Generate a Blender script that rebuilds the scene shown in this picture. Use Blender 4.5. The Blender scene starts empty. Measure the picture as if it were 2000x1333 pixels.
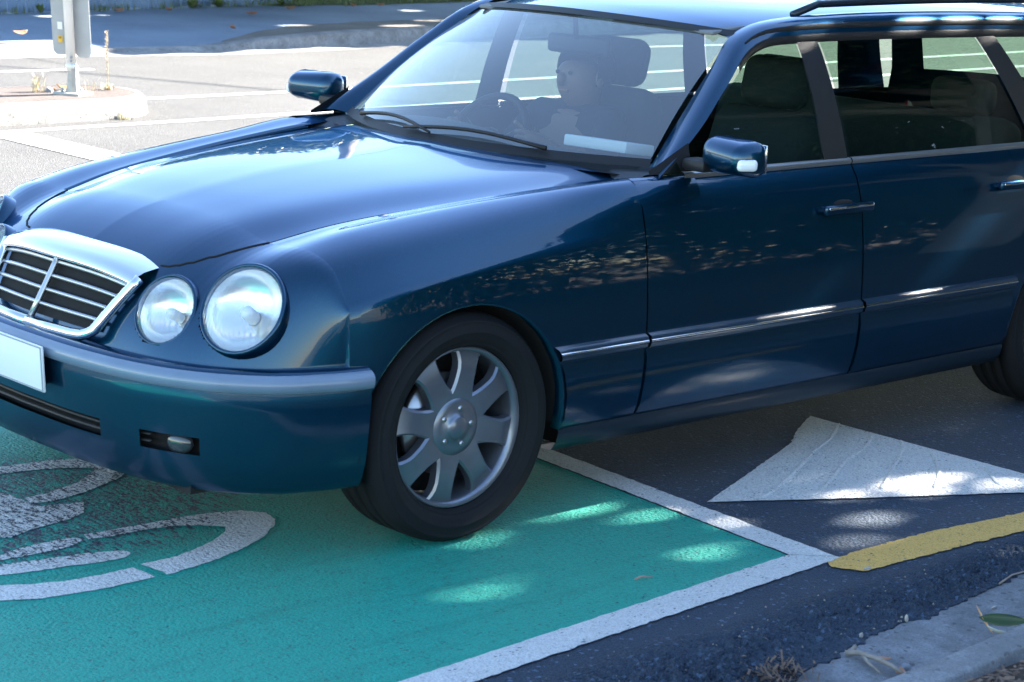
import bpy, bmesh, math, random
import numpy as np
from mathutils import Vector, Matrix, noise, geometry
from bisect import bisect_right
random.seed(7)
R = math.radians
scene = bpy.context.scene
COL = scene.collection

# ------------------------------------------------------------------ camera
cam_data = bpy.data.cameras.new('camera')
cam = bpy.data.objects.new('camera', cam_data); COL.objects.link(cam)
CAM = Vector((-3.7043, -5.0065, 1.7821))
YAW, PITCH, ROLL = 0.7541, 0.2154, 0.0470
fw = Vector((math.sin(YAW) * math.cos(PITCH), math.cos(YAW) * math.cos(PITCH), -math.sin(PITCH)))
rt = Vector((math.cos(YAW), -math.sin(YAW), 0)); up = rt.cross(fw)
r2 = rt * math.cos(ROLL) + up * math.sin(ROLL); u2 = up * math.cos(ROLL) - rt * math.sin(ROLL)
cam.matrix_world = Matrix(((r2.x, u2.x, -fw.x, CAM.x), (r2.y, u2.y, -fw.y, CAM.y), (r2.z, u2.z, -fw.z, CAM.z), (0, 0, 0, 1)))
cam_data.sensor_width = 36; cam_data.lens = 75.82
cam_data.clip_end = 2000; cam_data.clip_start = 0.05
cam_data.dof.use_dof = True; cam_data.dof.focus_distance = 7.3; cam_data.dof.aperture_fstop = 9
scene.camera = cam
# ------------------------------------------------------------------ sky, sun, exposure
SUN_AZ, SUN_EL = R(-6.0), R(30.0)          # azimuth from +X towards +Y
SUN = Vector((math.cos(SUN_EL) * math.cos(SUN_AZ), math.cos(SUN_EL) * math.sin(SUN_AZ), math.sin(SUN_EL)))
world = bpy.data.worlds.new('World'); scene.world = world; world.use_nodes = True
nt = world.node_tree; nt.nodes.clear()
wo = nt.nodes.new('ShaderNodeOutputWorld'); bg = nt.nodes.new('ShaderNodeBackground'); sky = nt.nodes.new('ShaderNodeTexSky')
sky.sky_type = 'NISHITA'; sky.sun_disc = False; sky.sun_elevation = SUN_EL; sky.sun_rotation = math.pi / 2 - SUN_AZ
sky.air_density = 1.0; sky.dust_density = 0.1; sky.ozone_density = 1.3
bg.inputs['Strength'].default_value = 0.062
nt.links.new(sky.outputs[0], bg.inputs[0]); nt.links.new(bg.outputs[0], wo.inputs[0])
sl = bpy.data.lights.new('sun', 'SUN'); sl.energy = 5.0; sl.angle = R(0.53); sl.color = (1, .93, .84)
so = bpy.data.objects.new('sun', sl); COL.objects.link(so); so.rotation_euler = SUN.to_track_quat('Z', 'Y').to_euler()
so.location = (20, 5, 20)
scene.view_settings.view_transform = 'Standard'; scene.view_settings.look = 'None'
scene.view_settings.gamma = 1; scene.view_settings.use_curve_mapping = False
scene.view_settings.exposure = 3.4
scene.cycles.use_denoising = True
scene.cycles.max_bounces = 10; scene.cycles.transparent_max_bounces = 16
scene.cycles.caustics_reflective = False; scene.cycles.caustics_refractive = False

# ------------------------------------------------------------------ helpers
def pchip(pts):
    xs = [p[0] for p in pts]; ys = [p[1] for p in pts]; n = len(xs)
    h = [xs[i + 1] - xs[i] for i in range(n - 1)]; d = [(ys[i + 1] - ys[i]) / h[i] for i in range(n - 1)]
    m = [0] * n; m[0] = d[0]; m[-1] = d[-1]
    for i in range(1, n - 1):
        if d[i - 1] * d[i] > 0:
            w1, w2 = 2 * h[i] + h[i - 1], h[i] + 2 * h[i - 1]
            m[i] = (w1 + w2) / (w1 / d[i - 1] + w2 / d[i])
    def f(x):
        if x <= xs[0]: return ys[0]
        if x >= xs[-1]: return ys[-1]
        i = bisect_right(xs, x) - 1; t = (x - xs[i]) / h[i]; t2, t3 = t * t, t * t * t
        return (2*t3-3*t2+1)*ys[i] + (t3-2*t2+t)*h[i]*m[i] + (-2*t3+3*t2)*ys[i+1] + (t3-t2)*h[i]*m[i+1]
    return f
def catmull(P, n):
    P = [Vector(p) for p in P]; out = []
    Q = [P[0] * 2 - P[1]] + P + [P[-1] * 2 - P[-2]]
    for i in range(1, len(Q) - 2):
        for k in range(n):
            t = k / n
            out.append(.5 * ((2 * Q[i]) + (Q[i+1] - Q[i-1]) * t + (2*Q[i-1] - 5*Q[i] + 4*Q[i+1] - Q[i+2]) * t*t + (3*Q[i] - Q[i-1] - 3*Q[i+1] + Q[i+2]) * t**3))
    out.append(P[-1]); return out
def lerp(a, b, t): return a + (b - a) * t
def lins(a, b, n): return [a + (b - a) * i / (n - 1) for i in range(n)]

def wloc(o):
    v = Vector((0, 0, 0))
    while o: v = v + o.location; o = o.parent
    return v
def link(name, me, mat=None, parent=None, smooth=True):
    if mat:
        for mm in (mat if isinstance(mat, (list, tuple)) else [mat]): me.materials.append(mm)
    if smooth: me.shade_smooth()
    o = bpy.data.objects.new(name, me); COL.objects.link(o)
    if parent: o.parent = parent; o.location = -wloc(parent)
    return o
def mesh(name, verts, faces, mat=None, parent=None, smooth=True):
    me = bpy.data.meshes.new(name); me.from_pydata([tuple(v) for v in verts], [], faces); me.update()
    return link(name, me, mat, parent, smooth)
def from_bm(name, bm, mat=None, parent=None, smooth=False, sharp=None):
    bmesh.ops.recalc_face_normals(bm, faces=bm.faces)
    me = bpy.data.meshes.new(name); bm.to_mesh(me); bm.free()
    if sharp: 
        me.shade_smooth(); me.set_sharp_from_angle(angle=R(sharp))
        o = link(name, me, mat, parent, False); return o
    return link(name, me, mat, parent, smooth)
def grid_faces(nu, nv, skip=None, flip=False):
    F = []
    for i in range(nu - 1):
        for j in range(nv - 1):
            if skip and skip(i, j): continue
            q = (i*nv+j, (i+1)*nv+j, (i+1)*nv+j+1, i*nv+j+1)
            F.append(q[::-1] if flip else q)
    return F
def grid(name, rows, mat, parent=None, flip=False, thick=0, smooth=True, skip=None):
    V = [v for r in rows for v in r]
    o = mesh(name, V, grid_faces(len(rows), len(rows[0]), skip, flip), mat, parent, smooth)
    if thick:
        md = o.modifiers.new('thickness', 'SOLIDIFY'); md.thickness = thick; md.offset = -1
    return o
def bx(bm, c, s, rot=None, bevel=0, seg=2):
    m = Matrix.Translation(c) @ (rot.to_4x4() if rot else Matrix()) @ Matrix.Diagonal((s[0], s[1], s[2], 1))
    r = bmesh.ops.create_cube(bm, size=1, matrix=m)
    if bevel:
        es = list({e for v in r['verts'] for e in v.link_edges})
        bmesh.ops.bevel(bm, geom=es, offset=bevel, segments=seg, profile=.5, affect='EDGES', clamp_overlap=True)
def box(name, c, s, mat, parent=None, rot=None, bevel=0, seg=2, smooth=False):
    bm = bmesh.new(); bx(bm, c, s, rot, bevel, seg)
    return from_bm(name, bm, mat, parent, smooth, sharp=None if smooth else (40 if bevel else None))
def tube_geo(path, rad, n=8, V=None, F=None, cap=True, sq=1.0):
    V = [] if V is None else V; F = [] if F is None else F
    path = [Vector(p) for p in path]; m = len(path); base = len(V)
    rads = rad if isinstance(rad, (list, tuple)) else [rad] * m
    ref = None
    for i, p in enumerate(path):
        t = (path[min(i+1, m-1)] - path[max(i-1, 0)]).normalized()
        if ref is None:
            ref = Vector((0, 0, 1)) if abs(t.z) < .9 else Vector((1, 0, 0))
        a = (ref - t * ref.dot(t)).normalized(); b = t.cross(a); ref = a
        for k in range(n):
            an = 2 * math.pi * k / n
            V.append(p + (a * math.cos(an) * sq + b * math.sin(an)) * rads[i])
    for i in range(m - 1):
        for k in range(n):
            F.append((base+i*n+k, base+i*n+(k+1) % n, base+(i+1)*n+(k+1) % n, base+(i+1)*n+k))
    if cap:
        F.append(tuple(base + k for k in range(n))[::-1]); F.append(tuple(base+(m-1)*n+k for k in range(n)))
    return V, F
def tube(name, path, rad, mat, parent=None, n=10, cap=True, sq=1.0):
    V, F = tube_geo(path, rad, n, cap=cap, sq=sq); return mesh(name, V, F, mat, parent)
def lathe_geo(prof, n=48, axis='Y', a0=0, a1=2 * math.pi):
    V = []; full = abs(a1 - a0 - 2 * math.pi) < 1e-6; cols = n if full else n + 1
    for k in range(cols):
        an = a0 + (a1 - a0) * k / n
        for r, h in prof:
            V.append((r * math.cos(an), h, r * math.sin(an)) if axis == 'Y' else (r * math.cos(an), r * math.sin(an), h))
    m = len(prof); F = []
    for k in range(n):
        k2 = (k + 1) % cols
        for j in range(m - 1): F.append((k*m+j, k*m+j+1, k2*m+j+1, k2*m+j))
    return V, F
def lathe(name, prof, mat, parent=None, n=48, axis='Y', at=(0, 0, 0)):
    V, F = lathe_geo(prof, n, axis); A = Vector(at)
    return mesh(name, [Vector(v) + A for v in V], F, mat, parent)
def poly_sheet(name, pts, z, mat, parent=None):
    n = len(pts); area = sum(pts[i][0] * pts[(i+1) % n][1] - pts[(i+1) % n][0] * pts[i][1] for i in range(n))
    if area < 0: pts = pts[::-1]
    r = geometry.delaunay_2d_cdt([Vector(p[:2]) for p in pts], [], [list(range(n))], 1, 1e-6)
    return mesh(name, [(v.x, v.y, z) for v in r[0]], [tuple(f) for f in r[2]], mat, parent, False)
def empty(name, loc, label=None, cat=None, group=None):
    o = bpy.data.objects.new(name, None); COL.objects.link(o); o.location = loc; o.empty_display_size = .1
    if label: tag(o, label, cat, group)
    return o
def tag(o, label, cat, group=None):
    o['label'] = label; o['category'] = cat
    if group: o['group'] = group
    return o
def struct(o, label=None):
    o['kind'] = 'structure'
    if label: o['label'] = label
    return o

# ------------------------------------------------------------------ materials
def new_mat(name):
    m = bpy.data.materials.new(name); m.use_nodes = True; n = m.node_tree.nodes; n.clear()
    out = n.new('ShaderNodeOutputMaterial'); b = n.new('ShaderNodeBsdfPrincipled')
    m.node_tree.links.new(b.outputs[0], out.inputs[0]); return m, m.node_tree, b
def S(b, **k):
    for key, v in k.items(): b.inputs[key.replace('_', ' ')].default_value = v
def plain(name, col, rough=.5, metal=0, coat=0, spec=.5, var=0, vscale=8, bump=0, bscale=200):
    m, t, b = new_mat(name); S(b, Base_Color=(*col, 1), Roughness=rough, Metallic=metal)
    b.inputs['Coat Weight'].default_value = coat; b.inputs['Coat Roughness'].default_value = .04
    b.inputs['Specular IOR Level'].default_value = spec
    co = t.nodes.new('ShaderNodeTexCoord')
    if var:
        nz = t.nodes.new('ShaderNodeTexNoise'); nz.inputs['Scale'].default_value = vscale; nz.inputs['Detail'].default_value = 6
        t.links.new(co.outputs['Object'], nz.inputs['Vector'])
        hs = t.nodes.new('ShaderNodeMix'); hs.data_type = 'RGBA'
        hs.inputs[6].default_value = (*[c * (1 - var) for c in col], 1); hs.inputs[7].default_value = (*[min(1, c * (1 + var)) for c in col], 1)
        t.links.new(nz.outputs[0], hs.inputs[0]); t.links.new(hs.outputs[2], b.inputs['Base Color'])
        mr = t.nodes.new('ShaderNodeMapRange'); mr.inputs[3].default_value = max(0, rough - .1); mr.inputs[4].default_value = min(1, rough + .1)
        t.links.new(nz.outputs[0], mr.inputs[0]); t.links.new(mr.outputs[0], b.inputs['Roughness'])
    if bump:
        nb = t.nodes.new('ShaderNodeTexNoise'); nb.inputs['Scale'].default_value = bscale; nb.inputs['Detail'].default_value = 4
        t.links.new(co.outputs['Object'], nb.inputs['Vector'])
        bp = t.nodes.new('ShaderNodeBump'); bp.inputs['Strength'].default_value = bump; bp.inputs['Distance'].default_value = .003
        t.links.new(nb.outputs[0], bp.inputs['Height']); t.links.new(bp.outputs[0], b.inputs['Normal'])
    return m
class NG:
    'small node-graph helper'
    def __init__(s, t): s.t = t; s.co = t.nodes.new('ShaderNodeTexCoord').outputs['Object']
    def n(s, typ, **k):
        x = s.t.nodes.new(typ)
        for a, v in k.items(): setattr(x, a, v)
        return x
    def L(s, a, b): s.t.links.new(a, b)
    def noise(s, scale, detail=4, rough=.55, vec=None, dist=0):
        x = s.n('ShaderNodeTexNoise'); x.inputs['Scale'].default_value = scale; x.inputs['Detail'].default_value = detail
        x.inputs['Roughness'].default_value = rough; x.inputs['Distortion'].default_value = dist
        s.L(vec or s.co, x.inputs['Vector']); return x.outputs[0]
    def voro(s, scale, feature='F1', vec=None, out='Distance'):
        x = s.n('ShaderNodeTexVoronoi', feature=feature); x.inputs['Scale'].default_value = scale
        s.L(vec or s.co, x.inputs['Vector']); return x.outputs[out]
    def ramp(s, v, a, b, lo=0., hi=1.):
        x = s.n('ShaderNodeMapRange'); x.inputs[1].default_value = a; x.inputs[2].default_value = b
        x.inputs[3].default_value = lo; x.inputs[4].default_value = hi; s.L(v, x.inputs[0]); return x.outputs[0]
    def math(s, op, a, b=None, clamp=False):
        x = s.n('ShaderNodeMath', operation=op, use_clamp=clamp)
        for i, v in enumerate((a, b)):
            if v is None: continue
            if isinstance(v, (int, float)): x.inputs[i].default_value = v
            else: s.L(v, x.inputs[i])
        return x.outputs[0]
    def mix(s, f, a, b):
        x = s.n('ShaderNodeMix', data_type='RGBA')
        if isinstance(f, (int, float)): x.inputs[0].default_value = f
        else: s.L(f, x.inputs[0])
        for i, v in ((6, a), (7, b)):
            if isinstance(v, tuple): x.inputs[i].default_value = (*v, 1)
            else: s.L(v, x.inputs[i])
        return x.outputs[2]
    def bump(s, h, strength, dist, b):
        x = s.n('ShaderNodeBump'); x.inputs['Strength'].default_value = strength; x.inputs['Distance'].default_value = dist
        s.L(h, x.inputs['Height']); s.L(x.outputs[0], b.inputs['Normal'])
    def xyz(s):
        x = s.n('ShaderNodeSeparateXYZ'); s.L(s.co, x.inputs[0]); return x.outputs
    def mapv(s, scale, rot=(0, 0, 0)):
        x = s.n('ShaderNodeMapping'); x.inputs['Scale'].default_value = scale; x.inputs['Rotation'].default_value = rot
        s.L(s.co, x.inputs['Vector']); return x.outputs[0]
def asphalt_col(g, dark, light):
    st = g.voro(115, out='Color'); sep = g.n('ShaderNodeSeparateColor'); g.L(st, sep.inputs[0])
    c = g.mix(g.ramp(g.noise(210, 4, .7), .36, .68), tuple(v * .6 for v in dark), tuple(v * 1.25 for v in light))
    c = g.mix(g.ramp(sep.outputs[0], .94, .985, 0, .5), c, tuple(min(.4, v * 3.2) for v in light))
    c = g.mix(g.ramp(g.noise(.9, 5), .35, .75, 0, .5), c, tuple(v * 1.25 for v in light))
    return c
def asphalt_h(g):
    return g.math('ADD', g.math('MULTIPLY', g.voro(110), -1.0), g.math('MULTIPLY', g.noise(320, 3), .5))
AD, AL = (.017, .026, .040), (.050, .074, .108)
def mk_asphalt(name, dark, light, strength=.75):
    m, t, b = new_mat(name); g = NG(t); g.L(asphalt_col(g, dark, light), b.inputs['Base Color'])
    S(b, Roughness=.82); b.inputs['Specular IOR Level'].default_value = .3; g.bump(asphalt_h(g), strength, .010, b); return m
def mk_paint(name, col, wear=.5, worn_patch=None, grime=.25, dark=AD, light=AL, strength=.9, fine=True, wk=.08, scuff=0):
    'road paint: colour that has worn off the high stones down to the asphalt'
    m, t, b = new_mat(name); g = NG(t)
    a = asphalt_col(g, dark, light)
    p = g.mix(g.ramp(g.noise(9, 6), .3, .75, 0, grime), col, tuple(c * .62 for c in col))
    p = g.mix(g.ramp(g.noise(240, 3, .7), .40, .72, 0, .75), p, tuple(c * .50 for c in col))
    sc_ = g.n('ShaderNodeSeparateColor'); g.L(g.voro(210, out='Color'), sc_.inputs[0])
    p = g.mix(g.ramp(sc_.outputs[0], .55, 1, 0, .5), p, tuple(c * .45 for c in col))
    p = g.mix(g.ramp(g.noise(170, 2), .58, .74, 0, .35), p, tuple(min(.9, c * 1.15 + .05) for c in col))
    if scuff:
        sf = g.ramp(g.noise(1, 5, .7, vec=g.mapv((.9, 13, 1), (0, 0, R(4)))), .52, .72, 0, scuff); p = g.mix(sf, p, tuple(c * .42 for c in col))
        sf = g.ramp(g.noise(1, 6, .75, vec=g.mapv((5, 40, 1), (0, 0, R(9)))), .60, .70, 0, scuff); p = g.mix(sf, p, tuple(c * .5 + .01 for c in col))
    w = g.ramp(g.noise(75, 5, .62), 1 - wear * .62, 1 - wear * .62 + .07)
    pits = g.ramp(g.voro(70, vec=g.mapv((.8, 1.4, 1))), .30, .20)
    pits = g.math('MULTIPLY', pits, g.ramp(g.noise(22, 4, .7), .50, .60))
    w = g.math('MAXIMUM', w, g.math('MULTIPLY', pits, .85))
    if worn_patch:
        cx, cy, rx, ry, rot = worn_patch
        o = g.xyz(); dx = g.math('SUBTRACT', o[0], cx); dy = g.math('SUBTRACT', o[1], cy); c_, s_ = math.cos(rot), math.sin(rot)
        ex = g.math('DIVIDE', g.math('ADD', g.math('MULTIPLY', dx, c_), g.math('MULTIPLY', dy, s_)), rx)
        ey = g.math('DIVIDE', g.math('SUBTRACT', g.math('MULTIPLY', dy, c_), g.math('MULTIPLY', dx, s_)), ry)
        rr = g.math('ADD', g.math('MULTIPLY', ex, ex), g.math('MULTIPLY', ey, ey))
        patch = g.ramp(rr, 1.25, .35)
        groove = g.math('ADD', g.math('MULTIPLY', g.noise(1, 2, .5, vec=g.mapv((85, 16, 1), (0, 0, R(-12)))), .42), g.math('MULTIPLY', g.noise(120, 4, .65), .58))
        gr = g.ramp(g.math('ADD', groove, g.math('MULTIPLY', patch, wk)), .53, .57)
        w = g.math('MAXIMUM', w, g.math('MULTIPLY', gr, g.ramp(patch, .05, .4)))
    g.L(g.mix(w, p, a), b.inputs['Base Color']); S(b, Roughness=.62); b.inputs['Specular IOR Level'].default_value = .4
    h = g.math('ADD', asphalt_h(g), g.math('MULTIPLY', w, -.8)); g.bump(g.math('ADD', h, g.math('ADD', g.math('MULTIPLY', g.noise(140, 5, .8), .8), g.math('MULTIPLY', g.ramp(g.voro(42), .38, .12), -.9))), strength, .006, b); return m
M = {}
M['asphalt'] = mk_asphalt('asphalt', AD, AL)
M['asphalt_raw'] = mk_asphalt('asphalt_raw_edge', (.014, .023, .037), (.044, .066, .098), .9)
M['asphalt_path'] = mk_asphalt('asphalt_footpath', (.13, .165, .21), (.25, .31, .38), .4)
M['asphalt_old'] = mk_asphalt('old_asphalt_sunlit_tone', (.044, .0445, .0445), (.081, .0815, .081), .5)  # older seal, kept paler and neutral to paint in the sunlit road
WORN = (-.78, .05, .62, .5, -.25)
M['green'] = mk_paint('green_road_paint', (.010, .41, .31), .50, WORN, wk=.055, scuff=.5)
M['white'] = mk_paint('white_road_paint', (.80, .80, .78), .42)
M['white_worn'] = mk_paint('white_road_paint_worn', (.80, .80, .78), .44, WORN, wk=.03)
M['white_fresh'] = mk_paint('white_road_paint_thick', (.78, .78, .76), .42)
M['yellow'] = mk_paint('yellow_road_paint', (.88, .52, .13), .56)
def concrete(name, col, var=.45):
    m, t, b = new_mat(name); g = NG(t)
    c = g.mix(g.ramp(g.noise(6, 8, .7), .32, .70), tuple(v * (1 - var) for v in col), tuple(v * (1 + var) for v in col))
    c = g.mix(g.ramp(g.noise(150, 4, .7), .42, .68, 0, .65), c, tuple(v * .45 for v in col))
    c = g.mix(g.ramp(g.noise(26, 6, .75), .60, .72, 0, .6), c, tuple(min(.8, v * 2.0) for v in col))
    c = g.mix(g.ramp(g.noise(3.1, 6, .7), .52, .70, 0, .6), c, tuple(v * .5 for v in col))
    sp = g.n('ShaderNodeSeparateColor'); g.L(g.voro(90, out='Color'), sp.inputs[0])
    c = g.mix(g.ramp(sp.outputs[0], .93, .98, 0, .7), c, tuple(v * .3 for v in col))
    g.L(c, b.inputs['Base Color']); S(b, Roughness=.88); g.bump(g.math('ADD', g.noise(140, 5, .7), g.math('MULTIPLY', g.noise(18, 5), 1.5)), .8, .006, b); return m
M['concrete'] = concrete('kerb_concrete', (.21, .22, .235))
M['concrete_light'] = concrete('island_concrete', (.30, .295, .28))
M['concrete_far'] = concrete('far_kerb_concrete', (.3, .29, .28))
def soil(name, a, b_, sc=40):
    m, t, b = new_mat(name); g = NG(t)
    c = g.mix(g.ramp(g.noise(sc, 6), .3, .7), a, b_); c = g.mix(g.ramp(g.noise(1.5, 4), .4, .7, 0, .6), c, tuple(v * .6 for v in a))
    g.L(c, b.inputs['Base Color']); S(b, Roughness=.95); g.bump(g.noise(sc * 2, 5), .8, .01, b); return m
M['mulch'] = soil('bark_mulch', (.06, .042, .03), (.13, .09, .065))
M['earth'] = soil('earth', (.10, .085, .06), (.17, .15, .11))
M['islandfill'] = soil('island_fill', (.055, .043, .038), (.12, .098, .09), 90)
M['berm'] = soil('berm_gravel', (.13, .12, .105), (.22, .205, .185), 60)
M['lawn'] = soil('lawn_earth', (.06, .09, .03), (.10, .13, .05))
# car
def mk_carpaint():
    m, t, b = new_mat('dark_blue_car_paint'); g = NG(t)
    S(b, Metallic=.8, Roughness=.34); b.inputs['Specular IOR Level'].default_value = .3
    b.inputs['Coat Weight'].default_value = 1; b.inputs['Coat IOR'].default_value = 1.44; b.inputs['Specular Tint'].default_value = (.22, .58, .96, 1)
    fl = g.voro(1400, out='Color'); sp = g.n('ShaderNodeSeparateColor'); g.L(fl, sp.inputs[0])
    g.L(g.mix(g.ramp(sp.outputs[0], .6, 1, 0, .5), (.0006, .033, .070), (.0025, .068, .138)), b.inputs['Base Color'])
    zz = g.xyz()[2]; film = g.math('MULTIPLY', g.ramp(zz, .62, .18, 0, 1), g.ramp(g.noise(7, 6, .65), .35, .75, .1, 1))
    d = g.math('ADD', g.ramp(g.noise(18, 6), .4, .8, .015, .06), g.math('MULTIPLY', film, .30)); g.L(d, b.inputs['Coat Roughness'])
    old = b.inputs['Base Color'].links[0].from_socket; g.L(g.mix(g.math('MULTIPLY', film, .22), old, (.05, .055, .06)), b.inputs['Base Color']); return m
M['paint'] = mk_carpaint()
M['clad'] = plain('blue_grey_side_cladding', (.005, .014, .025), .42, coat=.15, spec=.3, var=.3, vscale=10)
M['strip'] = plain('dark_rubbing_strip', (.012, .03, .055), .30, coat=.6)
M['bumperstrip'] = plain('bumper_strip_sky_toned', (.13, .18, .25), .36, coat=.4, var=.15, vscale=12)  # lighter copy of the strip colour, paints in the sky reflected on top
M['black'] = plain('black_plastic', (.010, .011, .013), .5, spec=.3, bump=.2, bscale=500)
M['rubber'] = plain('tyre_rubber', (.009, .010, .012), .8, spec=.2, bump=.3, bscale=300, var=.3, vscale=20)
M['dark'] = plain('dark_underside', (.006, .006, .007), .9)
M['chrome'] = plain('chrome_trim', (.82, .83, .85), .12, 1)
M['satin'] = plain('satin_trim', (.42, .43, .45), .3, .9)
M['alloy'] = plain('silver_alloy', (.17, .19, .23), .36, .75, coat=.4, var=.15, vscale=14)
M['reflector'] = plain('lamp_reflector', (.86, .88, .90), .24, .8, bump=.25, bscale=50)
M['sideglassdark'] = plain('fog_lamp_glass', (.03, .035, .04), .12, coat=.5)
M['bulb'] = plain('lamp_bulb', (.75, .78, .8), .15)
M['orange'] = plain('amber_lens', (.7, .22, .02), .2)
M['redlens'] = plain('red_lens', (.42, .012, .012), .15, coat=.6)
M['interior'] = plain('grey_blue_interior_trim', (.028, .036, .046), .7, bump=.3, bscale=300)
M['seat'] = plain('dark_seat_fabric', (.020, .028, .033), .85, bump=.4, bscale=350)
M['plate'] = plain('white_number_plate', (.72, .73, .74), .4)
M['plategrey'] = plain('number_plate_smudge', (.30, .32, .37), .5)
M['paper'] = plain('white_paper', (.8, .8, .78), .7)
M['headliner'] = plain('headliner', (.16, .17, .18), .9)
def mk_glass(name, tint, ior=1.5, rough=0.0, base=.075, film=0, flute=False):
    m = bpy.data.materials.new(name); m.use_nodes = True; t = m.node_tree; t.nodes.clear()
    out = t.nodes.new('ShaderNodeOutputMaterial'); mx = t.nodes.new('ShaderNodeMixShader')
    tr = t.nodes.new('ShaderNodeBsdfTransparent'); gl = t.nodes.new('ShaderNodeBsdfGlossy'); fr = t.nodes.new('ShaderNodeLayerWeight')
    tr.inputs[0].default_value = (*tint, 1); gl.inputs['Roughness'].default_value = rough; fr.inputs[0].default_value = .5
    pw = t.nodes.new('ShaderNodeMath'); pw.operation = 'POWER'; pw.inputs[1].default_value = 4.6; t.links.new(fr.outputs['Facing'], pw.inputs[0])
    m2 = t.nodes.new('ShaderNodeMath'); m2.operation = 'MULTIPLY_ADD'; m2.inputs[1].default_value = .92; m2.inputs[2].default_value = base; m2.use_clamp = True
    t.links.new(pw.outputs[0], m2.inputs[0])
    t.links.new(m2.outputs[0], mx.inputs[0]); t.links.new(tr.outputs[0], mx.inputs[1]); t.links.new(gl.outputs[0], mx.inputs[2])
    last = mx.outputs[0]
    if film:      # pale diffuse veil: dust, with the haze of reflected sky painted in
        df = t.nodes.new('ShaderNodeBsdfDiffuse'); df.inputs[0].default_value = (.8, .82, .84, 1); m3 = t.nodes.new('ShaderNodeMixShader'); m3.inputs[0].default_value = film
        t.links.new(last, m3.inputs[1]); t.links.new(df.outputs[0], m3.inputs[2]); last = m3.outputs[0]
    if flute:
        co = t.nodes.new('ShaderNodeTexCoord'); wv = t.nodes.new('ShaderNodeTexWave'); wv.bands_direction = 'Y'; wv.inputs['Scale'].default_value = 26; wv.inputs['Distortion'].default_value = 0
        bp = t.nodes.new('ShaderNodeBump'); bp.inputs['Strength'].default_value = .8; bp.inputs['Distance'].default_value = .004
        t.links.new(co.outputs['Object'], wv.inputs['Vector']); t.links.new(wv.outputs[1], bp.inputs['Height']); t.links.new(bp.outputs[0], gl.inputs['Normal']); t.links.new(bp.outputs[0], df.inputs['Normal'])
    t.links.new(last, out.inputs[0]); return m
M['glass'] = mk_glass('windscreen_glass', (.68, .79, .82), base=.19, film=.045)
M['sideglass'] = mk_glass('green_side_glass', (.50, .64, .56))
M['lens'] = mk_glass('headlamp_lens', (.93, .96, .97), 1.5, .10, film=.09, flute=True)  # white diffuse share stands in for sky reflected in the lens
# people
M['skin'] = plain('skin', (.25, .14, .10), .55)
M['shirt'] = plain('dark_shirt', (.022, .028, .045), .85)
M['hair'] = plain('dark_hair', (.02, .015, .012), .6)
# street
M['galv'] = plain('galvanised_grey', (.36, .37, .37), .5, .3, var=.2)
M['post'] = plain('white_post_paint', (.78, .77, .74), .45, var=.1)
M['postfoot'] = plain('weathered_post_foot', (.40, .38, .33), .7, var=.3, vscale=25)
M['stickeryellow'] = plain('yellow_sticker', (.75, .42, .02), .5)
M['stickerwhite'] = plain('white_sticker', (.8, .8, .8), .5)
M['ink'] = plain('sticker_ink', (.03, .03, .03), .6)
M['board'] = plain('blue_grey_fence_paint', (.15, .24, .38), .6, var=.3, vscale=4, bump=.4, bscale=60)
M['fencepost'] = plain('grey_fence_post', (.22, .21, .20), .8, var=.3)
def leafmat(name, a, b_, trans=.25):
    m, t, b = new_mat(name); g = NG(t)
    oi = g.noise(7, 2); g.L(g.mix(g.ramp(oi, .3, .7), a, b_), b.inputs['Base Color']); S(b, Roughness=.45)
    b.inputs['Specular IOR Level'].default_value = .4
    return m
M['leaf'] = leafmat('dark_tree_leaf', (.030, .060, .014), (.09, .14, .026))
M['leaf2'] = leafmat('hedge_tree_leaf', (.035, .06, .02), (.08, .12, .03))
M['bark'] = plain('pale_bark', (.30, .27, .24), .9, var=.35, vscale=9, bump=.8, bscale=40)
M['grass'] = leafmat('grass_blade', (.09, .14, .03), (.20, .23, .09))
M['drygrass'] = leafmat('dry_grass', (.42, .35, .20), (.60, .52, .34))
M['dryleaf'] = leafmat('dry_brown_leaf', (.32, .13, .06), (.46, .24, .12))
M['greenleaf'] = leafmat('fallen_green_leaf', (.012, .034, .008), (.03, .06, .012))
M['litter'] = plain('dark_litter', (.16, .105, .075), .9, var=.5, vscale=40)
M['paleleaf'] = leafmat('pale_leaf_underside', (.38, .42, .36), (.48, .5, .42))
M['orangeleaf'] = leafmat('orange_leaf', (.55, .22, .04), (.6, .32, .08))
M['twig'] = plain('dry_twig', (.26, .225, .19), .9, var=.55, vscale=45, bump=.5, bscale=150)
M['chip'] = plain('wood_chip', (.30, .23, .18), .9, var=.5, vscale=20)
M['palechip'] = plain('pale_chip', (.42, .38, .32), .9)
M['stone'] = plain('grey_stone', (.22, .24, .27), .85, var=.4, vscale=40)

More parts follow.
